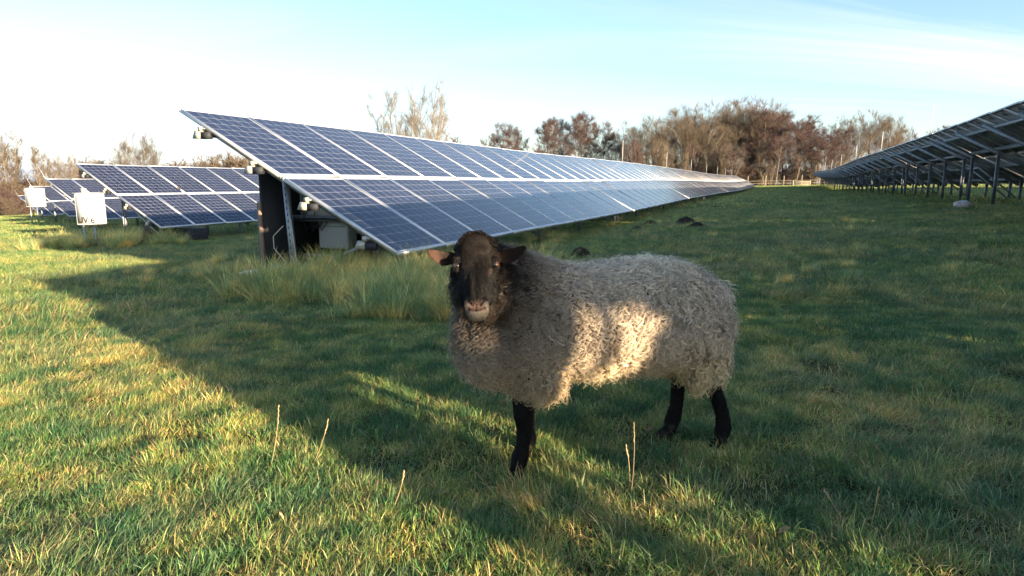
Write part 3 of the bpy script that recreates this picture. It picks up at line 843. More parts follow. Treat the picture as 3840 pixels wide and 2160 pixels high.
so.location = (xx[0], xx[1], gnd(*xx)+0.0); so.scale = (1.15,1.15,1.15); tag(so, 'crumpled white and reddish plastic sack lying between two posts of the right row', 'sack')

# ------------------------------------------------------------------ molehills
MOLE = mat('fresh_soil', (0.024,0.016,0.011), 0.95, 0.0, ((0.055,0.037,0.025), 30.0), 0.8)
def at_ground(px, py):
    """where the view ray through a photo pixel meets the ground"""
    u = (px-1920)/F_PX; v = (1080-py)/F_PX
    dx, dy, dz = u, math.cos(PITCH)+v*math.sin(PITCH), v*math.cos(PITCH)-math.sin(PITCH)
    k = 0.5
    while k < 300:
        if CAM_H + dz*k < gnd(dx*k, dy*k) + 0.02: break
        k *= 1.01
    return dx*k, dy*k
def molehill(x, y, r_, h_, label):
    r = np.random.default_rng(int(abs(x*1000))+3); n = 34
    q = MB(); V = []; F = []
    gr = np.linspace(-1, 1, n)
    for i in range(n):
        for j in range(n):
            d = math.hypot(gr[i], gr[j]); ang = math.atan2(gr[j], gr[i])
            e_ = d*(1 + 0.15*math.sin(3*ang+x) + 0.08*math.sin(7*ang))
            z = h_*max(0, 1-e_**1.6) + (0.018*r.normal() if e_ < 1 else 0)
            V.append((gr[i]*r_, gr[j]*r_, z - 0.03))
    for i in range(n-1):
        for j in range(n-1): F.append((i*n+j, (i+1)*n+j, (i+1)*n+j+1, i*n+j+1))
    q.add(V, F)
    for k in range(90):
        a = r.uniform(0, 6.28); d = abs(r.normal())*0.75*r_; s_ = r.uniform(0.008, 0.032)
        q.ell((math.cos(a)*d, math.sin(a)*d, h_*max(-0.3, 1-(d/r_)**1.6)+0.0), (s_, s_*r.uniform(0.7,1.2), s_*0.7), None, 7, 5)
    o = q.build('molehill', MOLE); o.location = (x, y, gnd(x, y)+0.05)
    tag(o, label, 'molehill', 'molehills in the pasture')
for (px, py, r_, h_, lb) in ((2573,839,0.26,0.15,'largest dark molehill right of the sheep back'), (2440,847,0.20,0.10,'dark molehill just left of the largest one'), (2615,852,0.20,0.08,'flat dark molehill just right of the largest one'),
                             (2700,772,0.34,0.10,'far dark molehill beyond the group of three'), (2390,865,0.13,0.06,'small dark molehill nearest the front row'), (2857,745,0.28,0.08,'farthest small molehill near the row end'),
                             (2180,962,0.14,0.09,'molehill partly hidden behind the sheep back')):
    molehill(*at_ground(px, py), r_, h_, lb)

# ------------------------------------------------------------------ dry seed stalks standing in the turf
STRAW = mat('dry_stalk', (0.36,0.26,0.14), 0.7)
def stalk(px, py, tx, ty, lb, head=True):
    x, y = at_ground(px, py); g = gnd(x, y)
    u = (tx-1920)/F_PX; v = (1080-ty)/F_PX
    k = y/(math.cos(PITCH)+v*math.sin(PITCH)); tip = Vector((u*k, y, CAM_H + (v*math.cos(PITCH)-math.sin(PITCH))*k))
    b = Vector((x, y, g)); q = MB(); mid = b.lerp(tip, 0.5) + Vector((0.012, 0.01, 0.0))
    pts = [b*(1-t)**2 + mid*2*t*(1-t) + tip*t*t for t in np.linspace(0, 1, 10)]
    q.tube(pts, [0.0010]*9 + [0.0006], 6)
    o = q.build('dry_stalk', STRAW); tag(o, lb, 'grass stalk', 'dry grass stalks')
    if head:
        h = MB(); n = 12
        for i in range(n):
            t = 0.72 + 0.28*i/n; p = b*(1-t)**2 + mid*2*t*(1-t) + tip*t*t
            h.ell(p + Vector((random.uniform(-1,1)*0.0018, 0, 0)), (0.0015, 0.0014, 0.0050), None, 6, 5)
        h.build('seed_head', STRAW, o)
for a in ((1014,1760,1048,1520,'tall dry stalk with seed head at left of centre'), (1168,1750,1235,1572,'second tall dry stalk, right of the tallest one on the left'), (1470,1905,1520,1765,'short leaning stalk before the sheep'),
          (2372,1835,2380,1580,'reddish dry stalk standing behind the front leg below the belly'), (2366,1810,2350,1665,'pale stalk beside the reddish one below the belly'),
          (3262,1990,3300,1820,'tallest dry stalk at the lower right'), (3165,1950,3092,1830,'leaning dry stalk left of the tallest at lower right'),           (1072,1990,1052,1925,'tiny stalk in the foreground grass'), (640,1395,665,1355,'bent stalk at the shadow edge on the left')):
    stalk(*a)

# ------------------------------------------------------------------ fence at the far end
fx = empty('field_fence', (0, 0, 0)); 
tag(fx, 'pale post and wire fence crossing before the wood at the far end', 'fence')
fpts = []
for px in np.arange(2600, 3420, 67):
    x, y = at_px(px, 118 - (px-2850)*0.004); fpts.append(Vector((x, y, gnd(x, y))))
for p in fpts:
    q = MB(); q.tube([p - Vector((0,0,0.2)), p + Vector((0,0,1.9))], 0.055, 8); q.build('fence_post', WOODP, fx)
for hz_ in (0.55, 1.0):
    q = MB(); q.tube([p + Vector((0,0,hz_)) for p in fpts], 0.02, 5); q.build('wire', WOODP, fx)
x, y = at_px(2970, 112); gp = Vector((x, y, gnd(x, y)))
e = empty('wooden_gate', gp); tag(e, 'low wooden gate standing before the fence at the far end', 'gate')
for dx in (0, 3.0):
    q = MB(); q.beam((dx,0,-0.1),(dx,0,1.0),0.12,0.12); q.build('gate_post', WOODP, e)
for k in range(3):
    q = MB(); q.beam((0.05,0,0.25+k*0.28),(2.95,0,0.25+k*0.28),0.03,0.09); q.build('rail', WOODP, e)

# ------------------------------------------------------------------ bare winter trees
def bark(name, c1, c2):
    return mat(name, c1, 0.9, 0.0, (c2, 2.5), spec=0.2)
B_TAN = bark('bark_tan', (0.167,0.133,0.096), (0.223,0.180,0.133)); B_GREY = bark('bark_grey', (0.105,0.090,0.074), (0.161,0.143,0.118))
B_RED = bark('twig_red', (0.077,0.050,0.046), (0.102,0.067,0.062)); B_PALE = bark('twig_pale', (0.149,0.124,0.099), (0.192,0.161,0.130))
B_TWIG = bark('twig_tan', (0.099,0.077,0.057), (0.130,0.104,0.077)); B_DARK = bark('bark_dark', (0.031,0.025,0.020), (0.053,0.043,0.034))
LEAFD = mat('ivy_dark', (0.018,0.035,0.012), 0.6)
def seg_mesh(name, S, m):
    """S: rows of p0(3) p1(3) r0 r1 -> prisms"""
    S = np.array(S); p0, p1, r0, r1 = S[:, :3], S[:, 3:6], S[:, 6], S[:, 7]
    d = p1 - p0; d /= np.linalg.norm(d, axis=1, keepdims=True) + 1e-9
    ref = np.where(np.abs(d[:, 2:3]) < 0.9, np.array([[0,0,1.0]]), np.array([[1.0,0,0]]))
    u = np.cross(d, ref); u /= np.linalg.norm(u, axis=1, keepdims=True); v = np.cross(d, u)
    out = []; Fs = []; off = 0
    big = r0 > 0.05
    for msk, k in ((big, 6), (~big, 3)):
        if not msk.any(): continue
        n = msk.sum(); a = np.arange(k)*2*math.pi/k
        ringv = u[msk][:, None]*np.cos(a)[None, :, None] + v[msk][:, None]*np.sin(a)[None, :, None]
        A_ = p0[msk][:, None] + ringv*r0[msk][:, None, None]; B_ = p1[msk][:, None] + ringv*r1[msk][:, None, None]
        out.append(np.concatenate([A_, B_], 1).reshape(-1, 3))
        b = (np.arange(n)*2*k)[:, None] + off
        for j in range(k): Fs.append(np.concatenate([b+j, b+(j+1)%k, b+k+(j+1)%k, b+k+j], 1))
        off += n*2*k
    return mesh_from(name, np.concatenate(out), [np.concatenate(Fs)], [m])
def grow_tree(seed, H, kind):
    """returns (wood segments, twig segments), base at the origin"""
    r = random.Random(seed); big = []; fine = []
    cfg = dict(
        oak=dict(stems=2, fork=0.28, limbs=9, la=(0.35,0.75), ll=(0.38,0.62), trop=0.22, lv=4, br=(6,5,2), tw=0.02, tr=0.017, wob=0.13, lean=0.26, low=0.16),
        alder=dict(stems=1, fork=1.0, limbs=26, la=(0.70,1.15), ll=(0.24,0.44), trop=0.10, lv=4, br=(5,5,1), tw=0.02, tr=0.012, wob=0.10, lean=0.05, low=0.34),
        poplar=dict(stems=11, fork=1.0, limbs=14, la=(0.35,0.8), ll=(0.14,0.30), trop=0.22, lv=3, br=(6,4), tw=0.02, tr=0.009, wob=0.08, lean=0.80, low=0.22),
        young=dict(stems=4, fork=1.0, limbs=13, la=(0.4,0.8), ll=(0.14,0.30), trop=0.20, lv=3, br=(6,5), tw=0.02, tr=0.008, wob=0.14, lean=0.13, low=0.20),
        bush=dict(stems=16, fork=1.0, limbs=10, la=(0.3,0.8), ll=(0.22,0.4), trop=0.12, lv=3, br=(6,4), tw=0.012, tr=0.010, wob=0.22, lean=0.50, low=0.06))[kind]
    def rv(a): return Vector((r.gauss(0,a), r.gauss(0,a), r.gauss(0,a)))
    def branch(p, d, L, rad, lv, nseg):
        pts = [(p.copy(), rad)]
        dd = d.copy()
        for i in range(nseg):
            dd = (dd + rv(cfg['wob']*(0.6 if lv == 0 else 1.0)) + Vector((0,0,cfg['trop']*0.5))).normalized() if lv > 0 else (dd + rv(cfg['wob']*0.45) + Vector((0,0,0.06))).normalized()
            p = p + dd*(L/nseg)
            pts.append((p.copy(), rad*(1-(i+1)/nseg*0.82)))
        for (a, ra), (b, rb) in zip(pts[:-1], pts[1:]):
            (big if lv <= 1 else fine).append((*a, *b, max(ra, 0.045 if lv <= 1 else 0.010), max(rb, 0.022 if lv <= 1 else 0.007)))
        return pts
    def on(pts, t):
        f = t*(len(pts)-1); i = min(int(f), len(pts)-2); k = f-i
        return pts[i][0].lerp(pts[i+1][0], k), (pts[i+1][0]-pts[i][0]).normalized(), pts[i][1]*(1-k)+pts[i+1][1]*k
    def side(d, ang):
        v = rv(1); v = (v - d*v.dot(d)).normalized()
        return (d*math.cos(ang) + v*math.sin(ang)).normalized()
    def sub(pts, L, lv):
        if lv >= cfg['lv']: return
        n = cfg['br'][lv-1] if lv-1 < len(cfg['br']) else 3
        for i in range(n + r.randint(-1, 1)):
            t = r.uniform(0.15, 1.0); p, d, ra = on(pts, t)
            L2 = L*r.uniform(0.32, 0.62)*(1.15-0.5*t)
            q = branch(p, side(d, r.uniform(0.45, 0.95)), L2, min(ra*0.62, 0.05 if lv > 1 else 0.12), lv+1 if lv+1 > 1 else 2, 4 if lv < 2 else 3)
            sub(q, L2, lv+1)
    for s_ in range(cfg['stems']):
        a = 2*math.pi*(s_ + r.random()*0.6)/cfg['stems']; ln = cfg['lean']*(r.uniform(0.2, 1.0) if cfg['stems'] > 1 else r.gauss(0, 1))
        d = Vector((math.cos(a)*ln, math.sin(a)*ln, 1)).normalized()
        h_ = H*(r.uniform(0.78, 1.0) if cfg['stems'] > 1 else 1.0)*(0.75 if kind == 'oak' else 0.98)
        rad = H*cfg['tr']*(1 if cfg['stems'] == 1 else 0.75)
        tr = branch(Vector((math.cos(a)*0.1*(cfg['stems'] > 1), math.sin(a)*0.1*(cfg['stems'] > 1), -0.3)), d, h_, rad, 0, 9)
        for k in range(cfg['limbs']):
            t = cfg['low'] + (1-cfg['low'])*((k+r.random())/cfg['limbs']); p, dd, ra = on(tr, min(t, 0.99))
            shape = (1.15 - t*0.75) if kind in ('alder', 'poplar', 'young') else (1.0 - 0.35*t)
            L = H*r.uniform(*cfg['ll'])*shape
            q = branch(p, side(dd, r.uniform(*cfg['la'])), L, min(ra*0.6, H*0.012), 1, 6)
            sub(q, L, 1)
    # last order of twigs, all at once
    F = np.array(fine); rg = np.random.default_rng(seed)
    nt_ = {'oak': 6500, 'alder': 6500, 'poplar': 6500, 'young': 2200, 'bush': 3500}[kind]
    i = rg.integers(0, len(F), nt_); t = rg.random((nt_, 1))
    p = F[i, :3]*(1-t) + F[i, 3:6]*t; d = F[i, 3:6]-F[i, :3]; d /= np.linalg.norm(d, axis=1, keepdims=True) + 1e-9
    d = d*0.9 + rg.normal(size=(nt_, 3))*0.30 + np.array([0, 0, 0.45 if kind != 'alder' else 0.12]); d /= np.linalg.norm(d, axis=1, keepdims=True)
    L = H*rg.uniform(0.03, 0.085, (nt_, 1)); m_ = p + d*L*0.55; d2 = d + rg.normal(size=(nt_, 3))*0.18; d2 /= np.linalg.norm(d2, axis=1, keepdims=True); e_ = m_ + d2*L*0.5
    rr = np.full((nt_, 1), {'poplar': 0.0060, 'young': 0.0060, 'bush': 0.0060}.get(kind, 0.0085))
    tw = np.concatenate([np.hstack([p, m_, rr, rr*0.8]), np.hstack([m_, e_, rr*0.8, rr*0.5])])
    return big, np.concatenate([F, tw])
TREES = {}
def tree_kind(key, seed, H, kind, mb, mt):
    b, f = grow_tree(seed, H, kind)
    TREES[key] = (seg_mesh(key + '_wood', b, mb), seg_mesh(key + '_twigs', f, mt), float(np.percentile(np.array(f)[:, 5], 99.7)))
for i in range(3): tree_kind('oak%d' % i, 40+i, 18, 'oak', B_TAN, B_TWIG)
tree_kind('oakg', 47, 18, 'oak', B_DARK, B_GREY)
for i in range(3): tree_kind('alder%d' % i, 60+i, 16, 'alder', B_GREY, B_RED)
tree_kind('poplar', 71, 14, 'poplar', B_PALE, B_PALE)
for i in range(2): tree_kind('young%d' % i, 80+i, 12, 'young', B_TAN, B_TWIG)
tree_kind('youngr', 84, 12, 'young', B_GREY, B_RED)
for i in range(2): tree_kind('bush%d' % i, 90+i, 5, 'bush', B_TWIG, B_TWIG)
tree_kind('bushr', 93, 5, 'bush', B_RED, B_RED)
NTREE = 0
def tree(px, ty, depth, key, name, label, cat='tree', group=None, base_z=None, wide=1.0):
    """trunk at photo column px, its top at photo row ty, standing depth metres off"""
    x, y = at_px(px, depth)
    v = (1080-ty)/F_PX; kz = (v*math.cos(PITCH)-math.sin(PITCH))/(math.cos(PITCH)+v*math.sin(PITCH))
    ztop = CAM_H + kz*y; g = gnd(x, y) if base_z is None else base_z
    wood, tw, H = TREES[key]; s_ = max(0.15, (ztop-g)/H)
    o = empty(name, (x, y, g)); o.scale = (s_*wide, s_*wide, s_); o.rotation_euler = (0, 0, random.uniform(0, 6.28))
    link('trunk', wood, o); link('crown', tw, o)
    tag(o, label, cat, group); return o
# disp coordinates of the photo at 2576 wide -> 3840
def T(xd, yd, depth, key, name, label, cat='tree', group=None, **k): return tree(xd*1.4907, yd*1.4907, depth, key, name, label, cat, group, **k)
T(1048, 196, 78, 'poplar', 'poplar_tree', 'lone tall pale tree with a fan of upright stems behind the long left row')
T(1128, 338, 84, 'bushr', 'bush', 'reddish bush at the foot of the lone pale tree', 'bush')
T(1150, 352, 90, 'bushr', 'bush', 'low red bush right of the lone pale tree', 'bush')
GA = 'reddish alders in the thin wood behind the left row'
for i, (xd, yd, dp) in enumerate(((1222,335,135),(1262,308,138),(1285,318,132),(1312,330,140),(1362,300,136),(1392,290,133),(1418,300,142),(1440,286,136),(1464,276,134),(1496,312,140),(1526,300,138),(1552,328,142))):
    T(xd, yd, dp, ('alder0','alder1','alder2')[i % 3], 'alder_tree', 'reddish bare alder in the thin wood behind the left row, %s from the left' % (ORD + ['eleventh','last'])[i].replace('nearest', 'first'), 'tree', GA)
GO = 'tall tan bare trees of the wood at the far end'
for i, (xd, yd, dp, key) in enumerate(((1608,296,128,'oakg'),(1645,286,130,'oak0'),(1690,268,134,'oak1'),(1738,252,130,'oak2'),(1782,256,136,'oak0'),(1838,242,132,'oak1'),(1880,236,136,'oak2'),(1918,246,140,'oak0'))):
    T(xd, yd, dp, key, 'oak_tree', ('dark leaning bare tree at the left end of the far wood' if i == 0 else 'tall tan bare tree of the far wood, %s from its left end' % ORD[i]), 'tree', GO, wide=1.25)
GR = 'dense reddish alders on the right slope of the far wood'
for i, (xd, yd, dp) in enumerate(((1935,268,128),(1962,276,134),(1990,288,126),(2015,296,132),(2040,302,128),(2062,300,138),(2085,318,126),(1948,310,118),(2000,325,120),(2055,335,118))):
    T(xd, yd, dp, ('alder1','alder2','alder0')[i % 3], 'alder_tree', 'dark red alder in the dense right part of the far wood, %s from the left' % ORD[i].replace('nearest', 'first'), 'tree', GR, wide=1.15)
GP = 'pale tan trees behind the high end of the right row'
for i, (xd, yd, dp, key) in enumerate(((2108,292,140,'oak1'),(2145,282,138,'oak2'),(2185,268,142,'oak0'),(2222,284,140,'oak1'),(2250,300,146,'oak2'),(2290,318,150,'youngr'),(2330,312,150,'alder0'),(2368,318,152,'young0'),(2400,330,155,'alder1'))):
    T(xd, yd, dp, key, 'bare_tree', 'pale bare tree rising behind the right row, %s from the left' % ORD[i].replace('nearest', 'first'), 'tree', GP)
for i, (xd, yd, dp) in enumerate(((1705,300,140),(1770,285,142),(1812,272,144),(1860,268,146),(1900,272,146))):
    T(xd, yd, dp, ('oak2','alder0','oak1')[i % 3], 'bare_tree', 'bare tree showing between the tall tan ones of the far wood, %s from the left' % ['first','second','third','fourth','fifth'][i], 'tree', 'second rank of the far wood', wide=1.3)
T(1572, 318, 136, 'oakg', 'bare_tree', 'dark bare tree filling the gap left of the leaning one', 'tree', 'second rank of the far wood', wide=1.1)
T(1590, 335, 126, 'youngr', 'bare_tree', 'thin bare tree just left of the dark leaning one', 'tree', 'second rank of the far wood', wide=1.2)
# undergrowth: young stems and bushes along the foot of the wood
GY = 'young bare trees at the foot of the far wood'
yy = []
for i in range(34):
    xd = 1590 + i*15.5 + random.uniform(-6, 6)
    yy.append((xd, random.uniform(338, 385), random.uniform(120, 132)))
side_word = lambda xd: 'left' if xd < 1750 else ('middle' if xd < 1950 else 'right')
ordw = ['first','second','third','fourth','fifth','sixth','seventh','eighth','ninth','tenth','eleventh','twelfth','thirteenth','fourteenth','fifteenth']
cnt = {}
for i, (xd, yd, dp) in enumerate(yy):
    sw_ = side_word(xd); cnt[sw_] = cnt.get(sw_, 0) + 1
    T(xd, yd, dp, ('young0','youngr','young1')[i % 3], 'young_tree', 'thin young bare tree at the foot of the wood, %s in its %s part' % (ordw[cnt[sw_]-1], sw_), 'tree', GY, wide=1.2)
for i in range(16):
    xd = 1570 + i*36 + random.uniform(-8, 8)
    T(xd, random.uniform(405, 428), random.uniform(122, 128), ('bush0','bush1','bushr')[i % 3], 'bush', 'tangled bare bush below the far wood, %s from the left' % (ordw+['last'])[i], 'bush', 'bushes along the foot of the far wood', wide=1.8)
# left side
GL = 'bare trees at the left edge'
for i, (xd, yd, dp, key, wd, lb) in enumerate(((14,326,95,'young0',1.2,'tall tan tree at the left edge of the picture'),(-30,330,95,'oak1',1.0,'broad tree cut off by the left edge'),(44,372,100,'young1',1.0,'thin tan tree beside the one at the left edge'),
        (112,368,92,'young1',1.1,'bushy upright tan tree left of the far solar tables'),(140,392,96,'young0',1.1,'lower tan tree behind the bushy upright one'),(172,384,110,'poplar',0.7,'slim pale tree right of the bushy upright one'),
        (342,334,110,'oak0',0.7,'bare forked tree above the second row'),(392,344,112,'oak2',0.6,'second bare tree leaning right above the second row'),(306,374,105,'oakg',0.8,'low round bare tree left of the forked one'))):
    T(xd, yd, dp, key, 'bare_tree', lb, 'tree', GL, wide=wd)
GB = 'reddish bushes behind the left rows'
for i, (xd, yd, dp, key) in enumerate(((222,398,120,'bushr'),(258,404,120,'bush0'),(440,404,110,'bush1'),(492,402,104,'bushr'),(518,408,100,'bushr'),(542,404,106,'bushr'),(566,410,104,'bush0'),(592,390,95,'bush0'),(612,386,92,'bush1'),(636,396,96,'bush0'))):
    T(xd, yd, dp, key, 'bush', 'rust coloured bush above the second row, %s from the left' % ordw[i], 'bush', GB, wide=1.4)
for i, (xd, yd, dp, key) in enumerate(((-14,455,72,'bush0'),(12,470,70,'bushr'),(34,462,74,'bush1'),(56,490,70,'bushr'),(78,500,74,'bush0'),(20,500,66,'bush1'),(64,446,96,'bushr'),(96,452,98,'bush1'))):
    T(xd, yd, dp, key, 'bush', 'brown tangled bush before the trees at the left edge, %s from the left' % ordw[i], 'bush', 'brown bushes at the left edge', wide=1.3)

# ------------------------------------------------------------------ the sheep
def sheep_materials():
    # skin and short face fur, coloured by a painted pigment attribute
    m = bpy.data.materials.new('sheep_skin'); m.use_nodes = True
    t = m.node_tree; b = t.nodes['Principled BSDF']; b.inputs['Roughness'].default_value = 0.6
    at = N(t, 'ShaderNodeAttribute'); at.attribute_name = 'col'
    t.links.new(at.outputs['Color'], b.inputs['Base Color']); b.inputs['Specular IOR Level'].default_value = 0.12
    nz = N(t, 'ShaderNodeTexNoise'); nz.inputs['Scale'].default_value = 260; tcn = N(t, 'ShaderNodeTexCoord')
    t.links.new(tcn.outputs['Object'], nz.inputs['Vector'])
    bp = N(t, 'ShaderNodeBump'); bp.inputs['Strength'].default_value = 0.35; bp.inputs['Distance'].default_value = 0.002
    t.links.new(nz.outputs['Fac'], bp.inputs['Height']); t.links.new(bp.outputs[0], b.inputs['Normal'])
    def fibre(name, rough, trans, spec=0.4):
        w = bpy.data.materials.new(name); w.use_nodes = True
        t = w.node_tree; t.nodes.clear(); out = N(t, 'ShaderNodeOutputMaterial')
        at = N(t, 'ShaderNodeAttribute'); at.attribute_name = 'col'
        b = N(t, 'ShaderNodeBsdfPrincipled'); b.inputs['Roughness'].default_value = rough; b.inputs['Specular IOR Level'].default_value = spec
        tr = N(t, 'ShaderNodeBsdfTranslucent'); ms = N(t, 'ShaderNodeMixShader'); ms.inputs[0].default_value = trans
        t.links.new(at.outputs['Color'], b.inputs['Base Color']); t.links.new(at.outputs['Color'], tr.inputs['Color'])
        t.links.new(b.outputs[0], ms.inputs[1]); t.links.new(tr.outputs[0], ms.inputs[2]); t.links.new(ms.outputs[0], out.inputs['Surface'])
        return w
    return m, fibre('wool_fibre', 0.5, 0.38), fibre('short_fur', 0.45, 0.02, 0.16)
SKIN, WOOL, FUR = sheep_materials()

SO = np.array([0.05, 2.12]); SE = np.array([math.cos(0.327), math.sin(0.327)]); SL = np.array([SE[1], -SE[0]])   # origin, tailward, towards the camera
def sp(x, l, z):
    """sheep frame to world: x tailward, l to its near side, z relative to the camera height"""
    p = SO + SE*x + SL*l
    return np.array([p[0], p[1], z + CAM_H])
K = 40
th = np.linspace(0, 2*math.pi, K, endpoint=False)
def ring(x, wd, zt, zb, ex=2.25, lo=0.0, sag=0.0):
    c, s_ = np.cos(th), np.sin(th)
    u = np.sign(c)*np.abs(c)**(2/ex)*wd; v = np.sign(s_)*np.abs(s_)**(2/ex)
    zc, hh = (zt+zb)/2, (zt-zb)/2
    return np.array([sp(x, lo + a*(1 + sag*(-bb)), zc + bb*hh) for a, bb in zip(u, v)])
parts = MB(); labs = []
def mark(lab, n0): labs.append((n0, parts.n, lab))
n0 = parts.n
tor = [(-0.225,0.05,-0.40,-0.50),(-0.205,0.105,-0.345,-0.55),(-0.165,0.148,-0.30,-0.595),(-0.10,0.178,-0.280,-0.62),(0.0,0.198,-0.268,-0.632),(0.10,0.210,-0.275,-0.635),(0.2,0.220,-0.306,-0.642),
       (0.3,0.228,-0.296,-0.645),(0.4,0.230,-0.283,-0.645),(0.5,0.226,-0.280,-0.635),(0.59,0.212,-0.295,-0.645),(0.66,0.186,-0.325,-0.655),(0.715,0.148,-0.370,-0.655),(0.75,0.10,-0.425,-0.64),(0.765,0.045,-0.49,-0.59)]
parts.loft([ring(*q) for q in tor]); mark('wool', n0)
# wool over the upper legs
for (x, l, zt, zb, rx) in ((0.015,0.09,-0.52,-0.695,0.082),(0.05,-0.09,-0.52,-0.67,0.078),(0.655,0.09,-0.52,-0.690,0.082),(0.60,-0.09,-0.52,-0.690,0.085)):
    n0 = parts.n; parts.ell(sp(x, l, (zt+zb)/2), (rx, rx, (zt-zb)/2)); mark('wool', n0)
# tail stub
n0 = parts.n; parts.ell(sp(0.765, 0.0, -0.46), (0.035,0.045,0.09)); mark('wool', n0)
# neck
HC = np.array([-0.105, 1.845, -0.235 + CAM_H])            # between the eyes
AX = np.array([0.03, -0.40, -0.915]); AX /= np.linalg.norm(AX)     # down the face
FR = np.array([0.0, -1, 0]) - AX*np.dot(np.array([0.0,-1,0]), AX); FR /= np.linalg.norm(FR)   # out of the face
RT = np.cross(AX, FR)                                     # image right
if RT[0] < 0: RT = -RT
HS = 0.92
def hp(x, t, f): return HC + (RT*x + AX*(t+0.008) + FR*f)*HS
n0 = parts.n
nk = [(sp(0.10,0.0,-0.45),0.17),(sp(0.0,0.02,-0.415),0.165),(sp(-0.06,0.045,-0.37),0.145),(hp(0.012,0.005,-0.125),0.115),(hp(0.004,-0.015,-0.075),0.078)]
parts.tube([p for p, _ in nk], [r_ for _, r_ in nk], 28); mark('wool', n0)
# throat and brisket wool
n0 = parts.n; parts.ell(sp(-0.14, 0.05, -0.50), (0.12,0.13,0.14)); mark('wool', n0)
# head
def hring(t, wx, wd, fo, ex=2.3):
    c, s_ = np.cos(th), np.sin(th)
    u = np.sign(c)*np.abs(c)**(2/ex)*wx; v = np.sign(s_)*np.abs(s_)**(2/ex)*wd
    # the front of the face is a little narrower than its back
    u = u*(1 - 0.18*np.clip(v/wd, 0, 1))
    return np.array([hp(a, t, fo+b) for a, b in zip(u, v)])
n0 = parts.n
head = [(-0.105,0.022,0.020,-0.035),(-0.098,0.042,0.038,-0.034),(-0.080,0.058,0.055,-0.030),(-0.05,0.068,0.066,-0.024),(-0.02,0.071,0.070,-0.020),(0.01,0.067,0.070,-0.020),(0.035,0.060,0.066,-0.018),
        (0.06,0.052,0.060,-0.012),(0.085,0.044,0.052,-0.006),(0.105,0.039,0.046,-0.002),(0.125,0.0375,0.042,0.002),(0.145,0.037,0.038,0.002),(0.160,0.034,0.033,0.0),(0.172,0.026,0.025,-0.003),(0.179,0.012,0.012,-0.006)]
parts.loft([hring(*q) for q in head]); mark('head', n0)
Rh = Matrix((Vector(RT), Vector(FR), Vector(AX))).transposed()
for sx in (-1, 1):
    n0 = parts.n
    parts.ell(hp(sx*0.057, -0.014, 0.018), (0.012,0.016,0.009), Rh)      # brow
    parts.ell(hp(sx*0.060, 0.006, 0.012), (0.010,0.015,0.013), Rh)      # socket
    parts.ell(hp(sx*0.040, 0.070, -0.030), (0.020,0.035,0.050), Rh)      # jaw
    parts.ell(hp(sx*0.020, 0.132, 0.030), (0.017,0.014,0.018), Rh)       # nostril wing
    mark('head', n0)
n0 = parts.n; parts.ell(hp(0, 0.158, 0.004), (0.025,0.020,0.012), Rh); mark('head', n0)      # lower lip and chin
n0 = parts.n; parts.ell(hp(0, -0.055, 0.022), (0.046,0.028,0.040), Rh); mark('head', n0)     # forehead
n0 = parts.n; parts.ell(hp(0, 0.06, 0.028), (0.022,0.026,0.085), Rh); mark('head', n0)      # nose bridge
# ears: curved leaves, open side forward and down
def ear(sx, tipdz, fwd):
    root_ = hp(sx*0.062, -0.040, -0.025)
    R_ = []
    n = 11
    for i in range(n):
        t = i/(n-1)
        c = root_ + np.array([sx*0.088*t, -fwd*t*0.03, tipdz*t - 0.012*math.sin(math.pi*t)])
        wdt = 0.004 + 0.0185*math.sin(math.pi*min(1, (t*0.86+0.10)))**0.8 * (1 if t < 0.98 else 0.5)
        th_ = np.linspace(0, 2*math.pi, 16, endpoint=False)
        # thin cupped section: y forward, z up
        zz = np.cos(th_)*wdt; yy = np.sin(th_)*0.0045 + (np.cos(th_)**2)*wdt*-0.45*(1-t*0.5)
        R_.append(np.array([c + np.array([0, y_, z_]) for y_, z_ in zip(yy, zz)]))
    if sx < 0: R_ = [r_[::-1] for r_ in R_]
    parts.loft(R_)
n0 = parts.n; ear(-1, 0.016, 0.3); mark('earL', n0)
n0 = parts.n; ear(1, 0.024, 0.2); mark('earR', n0)
# legs
def leg(pts, rads):
    n0 = parts.n; parts.tube([Vector(p) for p in pts], rads, 18); mark('leg', n0)
def G(x, y): return gnd(x, y)
LEGS = []
def P3(x, y, z): return np.array([x, y, z + CAM_H])
def hoof(x, y, fx, fy, z):
    n0 = parts.n
    f = Vector((fx, fy, 0)).normalized(); s_ = f.cross(Vector((0,0,1)))
    for k in (-1, 1):
        c = Vector((x, y, z + CAM_H)) + f*0.012 + s_*k*0.0135
        R_ = []
        for (dz, ln_, wd_) in ((0.0,0.034,0.0145),(0.018,0.030,0.0145),(0.036,0.024,0.0135),(0.045,0.017,0.011)):
            a_ = np.linspace(0, 2*math.pi, 14, endpoint=False)
            R_.append(np.array([c + f*(math.cos(q)*ln_ - 0.3*dz) - s_*math.sin(q)*wd_ + Vector((0,0,dz)) for q in a_]))
        parts.loft(R_)
    mark('hoof', n0)
zg = lambda x, y: G(x, y) - CAM_H
gf = zg(0.0, 2.0) + 0.0
leg([P3(0.035,2.07,-0.62),P3(0.035,2.06,-0.70),P3(0.034,2.05,gf+0.285),P3(0.042,2.045,gf+0.235),P3(0.046,2.045,gf+0.18),P3(0.040,2.04,gf+0.12),P3(0.032,2.035,gf+0.085),P3(0.018,2.02,gf+0.035)],[0.042,0.034,0.0280,0.0330,0.0250,0.0210,0.0280,0.0225])
hoof(0.010, 2.012, -0.6, -0.6, gf-0.004)
gf = zg(0.09, 2.2)
